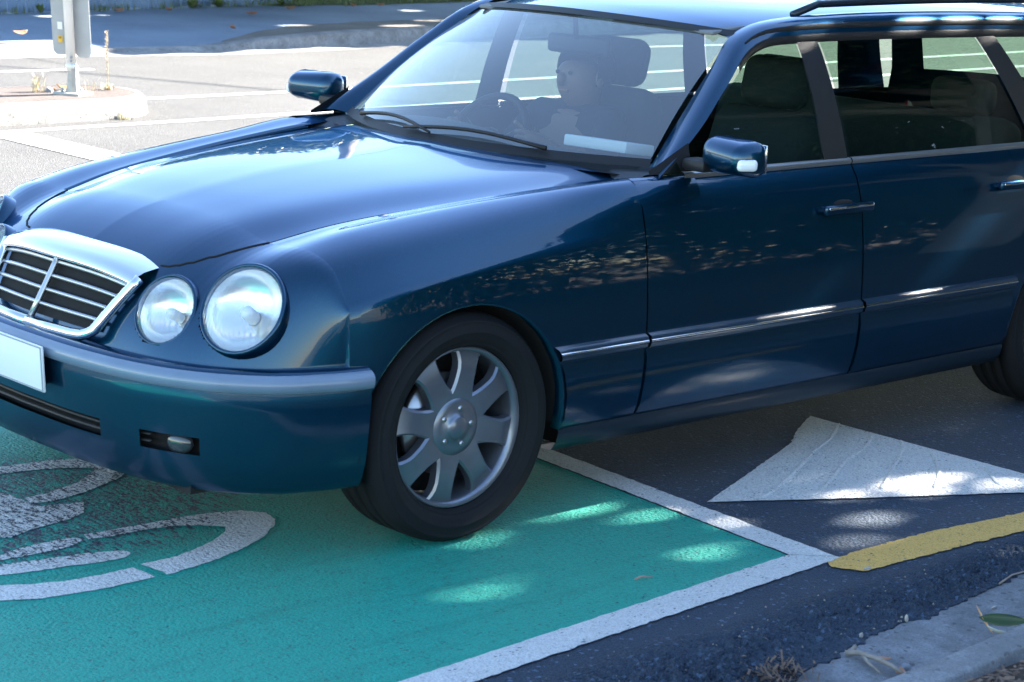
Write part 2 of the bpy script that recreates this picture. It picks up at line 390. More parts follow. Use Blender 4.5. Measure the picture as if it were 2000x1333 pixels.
# ------------------------------------------------------------------ the setting: ground, road, pavements
struct(grid('ground', [[(x, y, -.08) for y in (-300, 300)] for x in (-300, 300)], M['earth'], smooth=False, flip=True))
EDGE = [(-60, -3.5), (-3, -2.25), (-.8, -2.16), (-.118, -2.11), (.037, -2.062), (.253, -2.021), (.426, -1.998), (.511, -1.996), (.756, -1.984), (.92, -1.963), (1.092, -1.942), (1.5, -1.90), (2.4, -1.86), (80, -.5)]
KS = lambda x: .05 * (min(30, max(-30, x)) - .47)
road = struct(grid('road', [[(x, (-1.95 + KS(x)) if not -2.5 < x < 3.2 else -1.80, 0) if k == 0 else (x, 13.2, 0) for k in range(2)] for x in [-60, -30, -10, -4] + lins(-2.8, 3.4, 63) + [5, 12, 30, 80]], M['asphalt'], smooth=False, flip=True))
struct(grid('far_carriageway', [[(x, 2.15 + .02 * noise.noise((x, 0, 0)), .003), (x, 13.0, .003)] for x in lins(-60, 80, 60)], M['asphalt_old'], smooth=False, flip=True), 'older asphalt of the far lanes with the sunlight toned into its colour')
# rough raw edge of the seal: real lumps next to the gutter
def edge_y(x):
    for (a, b) in zip(EDGE, EDGE[1:]):
        if a[0] <= x <= b[0]: return lerp(a[1], b[1], (x - a[0]) / (b[0] - a[0]))
    return -2
rows = []
nx, ny = 900, 78
for i in range(nx):
    x = -2.6 + i * .0066; row = []; fade = min(1, (i + 2) / 120, (nx - i + 1) / 120)
    ye = edge_y(x) + .03 * noise.noise((x * 9, 3.1, 0)) + .012 * noise.noise((x * 40, 7, 0))
    yt = -1.725 + .02 * noise.noise((x * 3, 9, 1))
    for j in range(ny):
        v = j / (ny - 1); y = lerp(ye, yt, v)
        am = min(1, v * 7) * min(1, (1 - v) * 2.2)
        am *= .45 + .55 * min(1, max(0, .5 + noise.noise((x * 1.6, y * 3, 5)) * 1.6))
        d = noise.voronoi((x * 62, y * 62, 0))[0]
        h = .010 * (.55 - d[0]) + .008 * noise.fractal((x * 26, y * 26, 2), 1, 2, 3)
        row.append((x, y, .002 + am * max(-.0005, .012 + h * 2.4) * fade if v > 0 else -.01))
    rows.append(row)
struct(grid('raw_asphalt_edge', rows, M['asphalt_raw'], flip=False, smooth=False), 'lumpy dark raw asphalt between the white edge line and the gutter')
# concrete gutter, kerb
struct(grid('gutter', [[(x, y + KS(x), z) for y, z in ((-2.42, -.022), (-2.36, -.022), (-2.2, -.012), (-2.05, -.002), (-1.99, -.001), (-1.86, -.0015))] for x in [-60, -30, -10, -3, -1, 0, 1, 2, 5, 20, 30, 80]], M['concrete'], flip=True), 'grey concrete gutter along the near kerb')
kr = bpy.data.objects.new('near_kerb', None); COL.objects.link(kr); kr.location = (0, -2.4, 0); struct(kr, 'weathered concrete kerb stones along the verge')
KP = [(-2.332, -.03), (-2.335, .088), (-2.339, .104), (-2.350, .112), (-2.37, .115), (-2.40, .116), (-2.428, .115), (-2.436, .110), (-2.44, -.03)]
xk = -12.0; first = None
while xk < 20:
    L = 1.8
    rws = [[(x, y + KS(x) + .004 * noise.noise((x * 2, y * 7, 1)), z + .003 * noise.noise((x * 3, y * 5, 4))) for y, z in KP] for x in lins(xk + .003, xk + L - .003, 13)]
    o = grid('kerb_stone', rws, M['concrete'], kr, flip=True)
    xk += L
verge = struct(grid('verge', [[(x, y + KS(x), .092 + .02 * noise.noise((x * .8, y * .8, 0)) + .02 * min(3, max(0, -2.6 - y))) for y in lins(-2.43, -14, 24)] for x in lins(-20, 40, 60)], M['mulch'], flip=False), 'bark mulch verge behind the near kerb')
# ---- painted markings, each 4 mm above what lies below
def edge_noise(pts, step=.02, amp=.004, seed=0):
    out = []
    for i in range(len(pts)):
        a = Vector(pts[i]); b = Vector(pts[(i + 1) % len(pts)]); L = (b - a).length; n = max(1, min(700, int(L / step)))
        nrm = Vector((-(b - a).y, (b - a).x)).normalized() if L else Vector((0, 0))
        for k in range(n):
            p = a + (b - a) * k / n
            out.append(tuple(p + nrm * amp * (noise.noise((p.x * 45, p.y * 45, seed)) + .7 * noise.noise((p.x * 130, p.y * 130, seed)))))
    return out
def sx(y, off): return .681 + .0872 * (y + 1.468) + off       # slightly skewed stop line
poly = edge_noise([(-7, -1.969), (sx(-1.47, 0), -1.47), (sx(1.7, 0), 1.7), (-7, 1.7)], .03, .003)
struct(poly_sheet('green_cycle_box', poly, .0035, M['green']), 'teal green painted cycle box under the car')
struct(poly_sheet('near_edge_line', edge_noise([(-7, -2.072), (.785, -1.566), (.775, -1.50), (.69, -1.466), (-7, -1.967)], .02, .005, 3), .005, M['white_fresh']), 'white line along the near edge of the green box')
struct(poly_sheet('stop_line', edge_noise([(sx(-1.466, 0.003), -1.466), (sx(-1.55, .105), -1.555), (sx(1.7, .095), 1.7), (sx(1.7, 0), 1.7)], .02, .005, 5), .0065, M['white_fresh']), 'white line across the rear end of the green box')
struct(poly_sheet('far_edge_line', [(-7, 1.7), (.9, 1.7), (.9, 1.8), (-7, 1.8)], .008, M['white']))
YEL = [(.70, -1.60), (.726, -1.566), (.867, -1.552), (1.016, -1.556), (1.202, -1.558), (1.587, -1.605), (2.4, -1.66), (2.4, -1.77), (1.429, -1.713), (1.204, -1.696), (.936, -1.686), (.747, -1.675)]
struct(poly_sheet('yellow_no_stopping_line', edge_noise(YEL, .012, .008, 8), .0045, M['yellow']), 'broken yellow line leading away from the corner of the green box')
TRI = [(.872, -.999), (1.943, -.497), (1.945, -1.36), (1.80, -1.462)]
tri = struct(poly_sheet('painted_arrow_head', edge_noise([(.872, -.999), (1.25, -.845), (1.6, -.70), (1.75, -.60), (1.943, -.497), (1.946, -1.0), (1.955, -1.60), (1.77, -1.482), (1.3, -1.235)], .02, .004, 11), .005, M['white']), 'large white painted arrow head behind the front wheel')
RID = [[(1.949, -.621), (1.758, -.733), (1.58, -.811), (1.35, -.927), (1.174, -1.011), (1.04, -1.062)], [(1.936, -.771), (1.764, -.872), (1.593, -.934), (1.453, -1.009), (1.283, -1.096), (1.185, -1.134)],
       [(1.947, -.879), (1.862, -.95), (1.699, -1.046), (1.565, -1.125), (1.414, -1.21)], [(1.904, -1.036), (1.815, -1.122), (1.701, -1.214), (1.563, -1.297)], [(1.908, -1.24), (1.819, -1.333), (1.773, -1.384)]]
for rd in RID:
    pth = [(p.x, p.y, .005) for p in catmull([(x, y, 0) for x, y in rd], 6)]
    tube('paint_ridge', pth, [.0075 if 0 < i < len(pth) - 1 else .002 for i in range(len(pth))], M['white'], tri, n=8, sq=.55)
BIKE = {
 'a': [(-.657,.433),(-.625,.432),(-.474,.416),(-.355,.376),(-.294,.33),(-.284,.249),(-.402,.143),(-.564,.074),(-.693,.048),(-.737,.068),(-.728,.118),(-.645,.129),(-.528,.167),(-.415,.253),(-.412,.275),(-.477,.32),(-.566,.352),(-.663,.366),(-.694,.366)],
 'b': [(-.773,-.657),(-.626,-.634),(-.496,-.594),(-.382,-.538),(-.301,-.471),(-.268,-.431),(-.253,-.369),(-.295,-.313),(-.382,-.282),(-.48,-.27),(-.584,-.27),(-.682,-.264),(-.769,-.256),(-.781,-.298),(-.712,-.312),(-.612,-.312),(-.521,-.33),(-.466,-.365),(-.419,-.412),(-.454,-.454),(-.534,-.501),(-.668,-.549),(-.782,-.55),(-.77,-.62)],
 'c': [(-1.5,-.40),(-1.36,-.52),(-1.232,-.574),(-1.207,-.591),(-1.122,-.634),(-1.019,-.649),(-.932,-.658),(-.808,-.655),(-.805,-.611),(-.812,-.56),(-.919,-.563),(-1.006,-.554),(-1.083,-.53),(-1.134,-.502),(-1.2,-.46),(-1.34,-.36),(-1.45,-.30)],
 'd': [(-1.3,-.31),(-1.105,-.348),(-1.073,-.355),(-.948,-.379),(-.837,-.4),(-.76,-.432),(-.756,-.461),(-.79,-.48),(-.865,-.476),(-.948,-.458),(-1.033,-.445),(-1.113,-.427),(-1.143,-.417),(-1.3,-.38)],
 'e': [(-1.25,-.27),(-1.067,-.297),(-1.034,-.288),(-.951,-.264),(-.876,-.258),(-.811,-.264),(-.798,-.295),(-.853,-.324),(-.917,-.328),(-.988,-.328),(-1.054,-.322),(-1.081,-.322),(-1.25,-.30)],
 'f': [(-1.1,.25),(-.778,.217),(-.742,.174),(-.74,.098),(-.735,.03),(-.613,-.006),(-.665,-.09),(-.735,-.123),(-.8,-.132),(-.867,-.146),(-.937,-.175),(-.968,-.15),(-1.2,-.05)]}
bike = bpy.data.objects.new('bicycle_symbol', None); COL.objects.link(bike); bike.location = (-.8, -.2, 0); struct(bike, 'worn white bicycle symbol painted on the green box')
def smooth_poly(p):
    q = [Vector((x, y, 0)) for x, y in p]; n = len(q); out = []
    for i in range(n):
        a, b, c, d = q[i-1], q[i], q[(i+1) % n], q[(i+2) % n]
        for k in range(5):
            t = k / 5; v = .5 * (2*b + (c-a)*t + (2*a-5*b+4*c-d)*t*t + (3*b-a-3*c+d)*t**3)
            out.append((v.x, v.y))
    return out
for k, p in BIKE.items():
    pp = smooth_poly(p) if k in 'de' else p
    poly_sheet('symbol_stroke', edge_noise(pp, .012, .004, ord(k)), .0055, M['white_worn'], bike)
def band(name, pts, w, label=None, m='white', z=.0065):
    L = []; Rr = []
    for i, p in enumerate(pts):
        t = (Vector(pts[min(i+1, len(pts)-1)]) - Vector(pts[max(i-1, 0)])).normalized(); n = Vector((-t.y, t.x)) * w / 2
        L.append(tuple(Vector(p) + n)); Rr.append(tuple(Vector(p) - n))
    return struct(poly_sheet(name, L + Rr[::-1], z, M[m]), label)
band('lane_line', [(3.0, 7.13), (5.844, 7.318), (8.116, 7.48), (14, 7.9), (40, 9.8)], .10, 'white lane line running from the island towards the car windows')
band('lane_line', [(5.0, 8.45), (7.05, 8.53), (9.3, 8.68), (14, 9.0), (40, 10.8)], .10, 'white lane line starting behind the island nose')
for k in range(5):
    x0 = 2.9 + k * 9.0
    band('lane_dash', [(x0, 10.56 + k * .35), (x0 + 3.02, 10.45 + k * .37)], .10, None)
struct(poly_sheet('cross_line', [(3.05, 2.2), (3.33, 2.2), (3.35, 7.2), (3.05, 7.15)], .0075, M['white']), 'broad white line crossing the sunlit lane at the island')

# ---- raised traffic island
isl = bpy.data.objects.new('traffic_island', None); COL.objects.link(isl); isl.location = (0, 8, 0); struct(isl, 'raised traffic island with pale concrete kerb and gravelly fill')
def isl_outline(off):
    'near side, round nose, far side; off shrinks inwards'
    P = []
    for x in lins(-14, 3.2, 9): P.append((x, 7.42 + (x - 3.2) * .02 + off))
    cy, cx, ry, rx = 7.98, 4.25, .47, .52
    for a in lins(-100, 95, 16): P.append((cx + (rx - off) * math.cos(R(a)), cy + .05 * math.cos(R(a)) + (ry + .03 - off) * math.sin(R(a))))
    for x in lins(3.4, -14, 9): P.append((x, 8.46 + (x - 3.2) * .02 - off))
    return P
rws = [[(x, y, z) for x, y in isl_outline(o)] for o, z in ((0, -.01), (.008, .05), (.02, .11), (.045, .134), (.085, .138))]
grid('island_kerb', rws, M['concrete_light'], isl, flip=True)
poly = isl_outline(.083)
bm = bmesh.new(); f = bm.faces.new([bm.verts.new((x, y, .1365)) for x, y in poly]); bmesh.ops.triangulate(bm, faces=[f])
from_bm('island_fill', bm, M['islandfill'], isl)

# ---- far pavement, kerb
FK = pchip([(-60, 9), (-5, 11.2), (3, 11.75), (5.85, 11.83), (6.64, 11.78), (7.86, 11.64), (8.86, 11.72), (9.87, 11.875), (11, 12.1), (16, 13.0), (40, 17.5), (80, 25)])
FH = pchip([(-60, .1), (2, .1), (5, .05), (6.5, .025), (7.6, .025), (8.9, .10), (10, .125), (80, .125)])
fenceline = lambda x: 14.64 + (x - 7.44) * .19
xs = [-60, -30, -10, -3, 0, 2, 4] + lins(5, 16, 45) + [20, 26, 34, 50, 80]
struct(grid('far_kerb', [[(x, FK(x) - .35, .004), (x, FK(x) - .02, .006), (x, FK(x) + .01, FH(x) * .9), (x, FK(x) + .04, FH(x) + .006), (x, FK(x) + .17, FH(x) + .010)] for x in xs], M['concrete_far'], flip=True), 'far kerb dipping to a driveway crossing')
struct(grid('footpath', [[(x, lerp(FK(x) + .165, fenceline(x) + 3, t), lerp(FH(x) + .004, .115, min(1, t * 4)) + .006 * noise.noise((x * .9, t * 9, 0))) for t in lins(0, 1, 14)] for x in xs], M['asphalt_path'], flip=True), 'shaded asphalt footpath in front of the blue fence')
# gravelly strip between kerb and path on the right
struct(grid('worn_berm', [[(x, FK(x) + lerp(.17, .17 + .75 * min(1, max(.02, (x - 8.2) / 1.5)) + .1 * noise.noise((x * 2, 0, 0)), t), lerp(FH(x) + .012, .124, min(1, t * 1.2 * min(1, max(.02, (x - 8.2) / 1.5))))) for t in lins(0, 1, 5)] for x in lins(8.2, 18, 60)], M['berm'], flip=True), 'bare gravel strip between far kerb and footpath')
# grassy bank right of the fence
struct(grid('grass_bank', [[(x, fenceline(x) - .25 + t * 4 - (.2 if x > 12.2 else 0), .112 + .9 * t * min(1, max(0.05, (x - 11.5))) + .03 * noise.noise((x * 2, t * 9, 2))) for t in lins(0, 1, 10)] for x in lins(11.3, 30, 50)], M['lawn'], flip=True), 'grassy bank where the fence ends')

# ------------------------------------------------------------------ the car (faces -X, near side is -Y)
car = empty('car', (1.45, 0, 0), 'dark blue estate car crossing the green cycle box', 'car')
RT, WB, AR, AZ = .317, 2.833, .352, .305
plan = pchip([(-.5, .80), (-.38, .853), (-.3, .872), (-.2, .884), (0, .893), (.5, .897), (1.5, .9), (2.5, .897), (3.2, .885), (3.6, .86), (3.85, .815), (3.95, .77)])
prof = pchip([(.18, .05), (.25, .034), (.32, .016), (.42, .004), (.5, 0), (.6, .003), (.7, .012), (.8, .028), (.87, .048), (.91, .068), (.935, .09), (.96, .125)])
def Ys(x, z): return plan(x) - prof(z)
hz = pchip([(-.38, .838), (-.2, .872), (.1, .912), (.4, .938), (.62, .955), (.9, .96)])
zc = pchip([(-.38, .803), (-.2, .842), (.1, .882), (.4, .912), (.655, .936), (.9, .944)])
yc = pchip([(-.38, .655), (0, .685), (.35, .73), (.655, .792), (.9, .80)])
yv = pchip([(-.38, .50), (0, .575), (.4, .65), (.62, .685), (.9, .73)])
zv = pchip([(-.38, .795), (-.2, .834), (.1, .874), (.4, .904), (.62, .922), (.9, .936)])
yr = pchip([(-.38, .34), (.62, .52), (.9, .56)])
def top_section(x):
    a = Ys(x, zc(x) - .13); c = yc(x)
    C = [(0, hz(x)), (yr(x) * .55, hz(x) - .005), (yr(x), hz(x) - .014), (yv(x), zv(x)), (c, zc(x)), (c + .62 * (a - c), zc(x) - .034), (a, zc(x) - .13)]
    return [(p.x, p.y) for p in catmull([(u, v, 0) for u, v in C], 6)]     # 37 points: 0..18 hood, 18..36 fender top
def arch_bottom(x, lo=.265):
    for xc in (0, WB):
        if abs(x - xc) < AR: return AZ + math.sqrt(max(0, AR * AR - (x - xc) ** 2))
    return lo
def cosp(a, b, n): return [a + (b - a) * (1 - math.cos(math.pi * i / (n - 1))) / 2 for i in range(n)]
X0 = -.38
# hood: one panel, both halves
hood_x = [X0] + lins(-.36, .60, 26)
rows = []
for x in hood_x:
    s = top_section(x)[:19]
    end = lambda y: x if x < .45 else x        # rear edge follows the windscreen foot
    full = [(-y, z) for y, z in s[::-1]] + s[1:]
    f = lambda y: x + max(0, (x + .1) / .7) * .17 * (y / .68) ** 2
    rows.append([(f(y), y * .994, z) for y, z in full])
hood = grid('hood', rows, M['paint'], car, flip=True)
# nose panel: from the front section down to the bumper top
nplan = pchip([(0, -.765), (.2, -.76), (.4, -.738), (.55, -.70), (.68, -.62), (.755, -.54), (.80, -.47), (.828, -.41), (.84, -.385), (.9, -.383)])
secA = top_section(X0); n_side = 10
zt = zc(X0) - .13
secA = secA + [(Ys(X0, lerp(zt, .50, k / n_side)), lerp(zt, .50, k / n_side)) for k in range(1, n_side + 1)]
rows = []
secA = [p_ for i_ in range(len(secA) - 1) for p_ in [(lerp(secA[i_][0], secA[i_+1][0], k_ / 4), lerp(secA[i_][1], secA[i_+1][1], k_ / 4)) for k_ in range(4)]] + [secA[-1]]
for v in lins(0, 1, 60):
    row = []
    for ia, (y, z) in enumerate(secA):
        sl_ = .20 * min(1, max(0, (34 - ia / 4) / 10)); yb = y * .985; xb = nplan(yb); zb = min(.515, z - .002)
        k = .78 if y < .45 else lerp(.78, .62, min(1, (y - .45) / .3))
        A = Vector((X0, y, z)); B = Vector((xb, yb, zb)); dx = xb - X0
        Cc = Vector((X0 + k * dx, y + .27 * k * dx * min(1, max(0, (ia / 4 - 24) / 10)), z + sl_ * k * dx))
        p = A * (1 - v) ** 2 + Cc * 2 * v * (1 - v) + B * v * v
        row.append(p)
    full = [Vector((p.x, -p.y, p.z)) for p in row[::-1]] + row[1:]
    rows.append(full)
LAMPS = [((-.548, .640, .650), .112, .118, (-.80, .36, .52)), ((-.640, .440, .622), .090, .092, (-.86, .24, .46))]
def in_lamp(p, lim):
    for c, a, b, n_ in LAMPS:
        n_ = Vector(n_).normalized(); u = Vector((0, 0, 1)).cross(n_).normalized(); w = n_.cross(u); d_ = Vector((p[0], abs(p[1]), p[2])) - Vector(c)
        if abs(d_.dot(n_)) < .12 and (d_.dot(u) / a) ** 2 + (d_.dot(w) / b) ** 2 < lim * lim: return True
    return False
grid('nose_panel', rows, M['paint'], car, flip=False, skip=lambda i, j: in_lamp(rows[i][j], 1.0) or (abs(rows[i][j].y) < .27 and .565 < rows[i][j].z < .71))

def nose_pt(ia, v, sd):
    y, z = secA[ia]; sl_ = .20 * min(1, max(0, (34 - ia / 4) / 10)); yb = y * .985; xb = nplan(yb); zb = min(.515, z - .002)
    k = .78 if y < .45 else lerp(.78, .62, min(1, (y - .45) / .3)); dx = xb - X0
    p = Vector((X0, y, z)) * (1 - v) ** 2 + Vector((X0 + k * dx, y, z + sl_ * k * dx)) * 2 * v * (1 - v) + Vector((xb, yb, zb)) * v * v
    return Vector((p.x, sd * p.y, p.z))
for sd in (-1, 1):
    tube('hood_gap', [nose_pt(int(lerp(72, 47, t ** 1.2)), .47 * math.sin(t * math.pi / 2), sd) for t in lins(0, 1, 22)], .0032, M['dark'], hood, n=6)
def panel(name, x_list, side, mat, parent, z_top=.925, rowsn=22, lo=.265, lid=True, off=0):
    rws = []
    for x in x_list:
        zb = arch_bottom(x, lo); r = []
        for k in range(rowsn):
            z = lerp(z_top, zb, k / (rowsn - 1)); r.append((x, side * (Ys(x, z) + off), z))
        if lid: r = [(x, side * (Ys(x, z_top) - .03), z_top + .014), (x, side * (Ys(x, z_top) - .012), z_top + .009)] + r
        r.append((x, side * (Ys(x, max(zb, .25)) - .03), zb + .002))
        rws.append(r)
    return grid(name, rws, mat, parent, flip=(side > 0), thick=0)
def xs_arch(a, b, step=.035):
    L = []
    for x in lins(a, b, int((b - a) / step) + 2):
        if all(abs(abs(x - xc) - AR) > .012 for xc in (0, WB)): L.append(x)
    for xc in (0, WB):
        for s in (-1, 1):
            for d in (-.0005, .0005, -.004, -.012, -.03):
                x = xc + s * (AR + d)
                if a < x < b: L.append(x)
    return sorted(L)
glassY = pchip([(.90, .822), (.93, .812), (1.1, .757), (1.25, .690), (1.31, .655), (1.36, .61)])
def side_parts(sd):
    near = sd < 0
    # front fender: top roll and side in one panel
    rws = []
    for x in xs_arch(X0, .655):
        s = top_section(x)[18:]; zt = zc(x) - .13; zb = arch_bottom(x)
        r = [(x + (max(0, (x + .1) / .7) * .17 * (y / .68) ** 2 if False else 0), sd * y * (1.003 if k == 0 else 1), z) for k, (y, z) in enumerate(s)]
        r = [(x, sd * (s[0][0] + .004), s[0][1] - .02)] + [(x, sd * max(y, s[0][0] + .004), z) for y, z in s]
        for k in range(1, 19):
            z = lerp(zt, zb, k / 18); r.append((x, sd * Ys(x, z), z))
        r.append((x, sd * (Ys(x, zb) - .03), zb + .002))
        rws.append(r)
    fender = grid('front_fender', rws, M['paint'], car, flip=(sd > 0))
    for mn, z0, z1, of, mt in (('lower_cladding', .272, .462, .006, 'paint'), ('side_moulding', .468, .512, .016, 'strip'), ('moulding_insert', .486, .497, .0195, 'chrome')):
        rws2 = []
        for k in range(8):
            r2_ = []
            for q_, kk in ((0, 0), (.15, .8), (.5, 1.05), (.85, .9), (1, 0)):
                z = lerp(z0, z1, q_); xa = math.sqrt(max(0, AR ** 2 - max(0, z - AZ) ** 2)) + .012; x = lerp(xa, .652, k / 7); r2_.append((x, sd * (Ys(x, z) + of * kk), z))
            rws2.append(r2_)
        grid(mn, rws2, M[mt], fender, flip=(sd < 0))
    # scuttle corner behind the fender top, up to the pillar foot
    rws = []
    for x in lins(.64, .90, 8):
        s = top_section(x)[18:]; r = [(x, sd * y, z - .003) for y, z in s[:15]]
        rws.append(r)
    grid('scuttle_panel', rws, M['paint'], fender, flip=(sd > 0))
    # wheel arch liners
    for xc in (0, WB):
        V, F = lathe_geo([(AR + .001, .012), (AR + .004, .04), (AR + .006, .28), (.02, .285)], 40, 'Y', R(-4), R(184))
        yo = plan(xc) - .012
        mesh('wheel_arch_liner', [(xc + v[0], sd * (yo - v[1] - (.03 if False else 0)), AZ + v[2]) for v in V], F, M['dark'], car)
    # doors
    fx = (.660, 1.625); rx = (1.631, 2.70)
    for nm, a, b in (('front_door', *fx), ('rear_door', *rx)):
        d = panel(nm, xs_arch(a, b, .05), sd, M['paint'], car)
        # lower cladding, moulding and bright insert follow the door
        e = b if nm == 'front_door' else WB - AR - .015
        for mn, z0, z1, of, mt in (('lower_cladding', .272, .462, .006, 'paint'), ('side_moulding', .468, .512, .016, 'strip'), ('moulding_insert', .486, .497, .0195, 'chrome')):
            rws = []
            for x in lins(a + .004, e - .004, 14):
                zz = [z0, lerp(z0, z1, .15), lerp(z0, z1, .5), lerp(z0, z1, .85), z1]; oo = [0, .8, 1.05, .9, 0]
                rws.append([(x, sd * (Ys(x, z) + of * k), z) for z, k in zip(zz, oo)])
            grid(mn, rws, M[mt], d, flip=(sd < 0))
        # handle
        hx = 1.425 if nm == 'front_door' else 2.35
        hzv = .806 if nm == 'front_door' else .822
        bm = bmesh.new(); yb = Ys(hx + .1, hzv)
        bx(bm, (hx + .115, sd * (yb + .022), hzv), (.235, .019, .030), Matrix.Rotation(0, 3, 'X'), .008, 3)
        bx(bm, (hx + .02, sd * (yb + .008), hzv), (.03, .03, .02), None, .005, 2); bx(bm, (hx + .21, sd * (yb + .008), hzv), (.03, .03, .02), None, .005, 2)
        h = from_bm('door_handle', bm, M['paint'], d, sharp=40)
        box('handle_insert', (hx + .115, sd * (yb + .032), hzv + .006), (.215, .006, .008), M['chrome'], h, bevel=.002)
        bm = bmesh.new(); bmesh.ops.create_uvsphere(bm, u_segments=20, v_segments=10, radius=1, matrix=Matrix.Translation((hx + .115, sd * (yb - .012), hzv - .004)) @ Matrix.Diagonal((.085, .0145, .032, 1)))
        from_bm('handle_cup', bm, M['dark'], h, smooth=True)
        # belt trim
        ea, eb = (a + .20, b) if nm == 'front_door' else (a, b - .02)
        rws = [[(x, sd * (glassY(.93) + dy), .936 + dz) for dy, dz in ((-.006, .014), (.004, .012), (.010, .004), (.006, -.006))] for x in lins(ea, eb, 12)]
        grid('belt_trim', rws, M['satin'], d, flip=(sd > 0))
    # front window: follows the raked pillar
    def gl(name, P, parent, n=10, m='sideglass', off=0):
        (xa, za), (xb, zb_), (xc_, zc_), (xd, zd) = P       # bottom front, bottom rear, top rear, top front
        rws = []
        for u in lins(0, 1, n):
            r = []
            for v in lins(0, 1, n):
                x = lerp(lerp(xa, xb, u), lerp(xd, xc_, u), v); z = lerp(lerp(za, zb_, u), lerp(zd, zc_, u), v)
                r.append((x, sd * (glassY(z) + off), z))
            rws.append(r)
        return grid(name, rws, M[m], parent, flip=(sd > 0))
    fd = [c for c in car.children if c.name.startswith('front_door')][-1]; rdr = [c for c in car.children if c.name.startswith('rear_door')][-1]
    gl('door_window', ((.80, .945), (1.50, .938), (1.50, 1.312), (1.315, 1.298)), fd)
    gl('pillar_cover', ((1.50, .938), (1.615, .938), (1.60, 1.316), (1.50, 1.312)), fd, m='black', off=.006)
    gl('door_window', ((1.635, .938), (2.62, .945), (2.43, 1.312), (1.615, 1.316)), rdr)
    gl('pillar_cover', ((2.62, .945), (2.76, .95), (2.54, 1.31), (2.43, 1.312)), rdr, m='black', off=.006)
    # mirror
    bm = bmesh.new(); mx, my, mz = .895, sd * .972, 1.012
    bx(bm, (mx, my, mz), (.115, .205, .105), Matrix.Rotation(sd * R(12), 3, 'Z'), .038, 4)
    for v in bm.verts:
        t = (v.co.x - mx) / .06
        if t < 0: v.co.z = mz + (v.co.z - mz) * (1 + .25 * t); v.co.y = my + (v.co.y - my) * (1 + .10 * t)
    mr = from_bm('door_mirror', bm, M['paint'], fd, smooth=True)
    box('mirror_glass', (mx + .058, my + sd * .005, mz), (.006, .17, .08), M['chrome'], mr, Matrix.Rotation(sd * R(12), 3, 'Z'), .002)
    box('mirror_arm', (mx - .01, sd * .855, .975), (.07, .09, .035), M['black'], mr, None, .012)
    bm = bmesh.new(); bx(bm, (mx - .035, sd * 1.052, mz - .012), (.06, .035, .035), Matrix.Rotation(sd * R(30), 3, 'Z'), .012, 3)
    from_bm('mirror_tip', bm, M['bulb'], mr, smooth=True)  # pale block at the outer end of the mirror
    # corner triangle ahead of the front window
    mesh('mirror_base', [(.74, sd * .795, .945), (.90, sd * (glassY(.95) + .006), .945), (.90, sd * (glassY(1.02) + .006), 1.03), (.74, sd * .79, .955)], [(0, 1, 2, 3) if sd > 0 else (3, 2, 1, 0)], M['black'], fd)
    # pillar + roof rail: one long swept frame from pillar foot to tail
    TT = lins(0, 1, 42); Iin = catmull([(.835, .705, .950), (1.0, .66, 1.085), (1.17, .615, 1.22), (1.315, .575, 1.322), (1.55, .585, 1.368), (2.2, .59, 1.382), (3.0, .585, 1.368), (3.45, .565, 1.325), (3.62, .55, 1.29)], 5)
    Oout = catmull([(.76, .812, .935), (.965, .771, 1.06), (1.13, .722, 1.18), (1.305, .668, 1.290), (1.55, .660, 1.314), (2.2, .662, 1.318), (3.0, .655, 1.305), (3.45, .64, 1.27), (3.62, .63, 1.24)], 5)
    rws = []
    for a, b in zip(Iin, Oout):
        r = []
        for t in (0, .12, .35, .55, .7, .85, 1):
            p = a.lerp(b, t); bul = math.sin(math.pi * t) * .016
            r.append((p.x, sd * (p.y + bul * .7), p.z + bul))
        rws.append(r)
    grid('roof_frame', rws, M['paint'], car, flip=(sd > 0))
    rws = []
    for a, b in zip(Iin[14:], Oout[14:]):       # window frame trim under the roof frame
        p = a.lerp(b, .62); rws.append([(p.x, sd * (p.y + .016), p.z + .014), (p.x, sd * (p.y + .022), p.z + .004), (p.x, sd * (p.y + .02), p.z - .004)])
    grid('drip_moulding', rws, M['black'], car, flip=(sd > 0))
    rws = []
    for a, b in zip(Oout, Oout): rws.append([(a.x, sd * (a.y + .004), a.z + .006), (a.x, sd * (a.y + .010), a.z - .006), (a.x, sd * (a.y + .006), a.z - .020)])
    grid('window_frame', rws[12:], M['black'], car, flip=(sd > 0))
    # roof rail bar
    rb = [(1.60, sd * .56, 1.372)] + [(x, sd * .562, 1.402 + .012 * math.sin(math.pi * (x - 1.6) / 1.7)) for x in lins(1.72, 3.3, 14)] + [(3.38, sd * .555, 1.36)]
    tube('roof_rail', rb, .012, M['clad'], car, n=10)
    # rear quarter
    q = panel('rear_quarter', xs_arch(2.706, 3.93, .04), sd, M['paint'], car)
    gl('quarter_window', ((2.76, .95), (3.58, .96), (3.40, 1.27), (2.54, 1.31)), q)
    rws = [[(x, sd * (glassY(z) + .002), z) for z in lins(.95, 1.27, 8)] for x in (0, 1)]
    P0 = [(lerp(3.60, 3.40, t), lerp(.905, 1.262, t)) for t in lins(0, 1, 9)]; P1 = [(lerp(3.88, 3.63, t), lerp(.90, 1.245, t)) for t in lins(0, 1, 9)]
    grid('rear_pillar', [[(p[0], sd * (glassY(p[1]) + .004), p[1]) for p in P0], [(lerp(p[0], r_[0], .5), sd * (glassY(p[1]) + .004), p[1]) for p, r_ in zip(P0, P1)], [(p[0], sd * (glassY(p[1]) - .03), p[1]) for p in P1]], M['paint'], q, flip=(sd > 0))
    # sill
    rws = [[(x, sd * (Ys(x, .27) - .004), .27), (x, sd * (Ys(x, .25) + .004), .255), (x, sd * (Ys(x, .22) + .004), .225), (x, sd * (Ys(x, .2) - .012), .198), (x, sd * .74, .19)] for x in lins(AR + .005, WB - AR - .005, 20)]
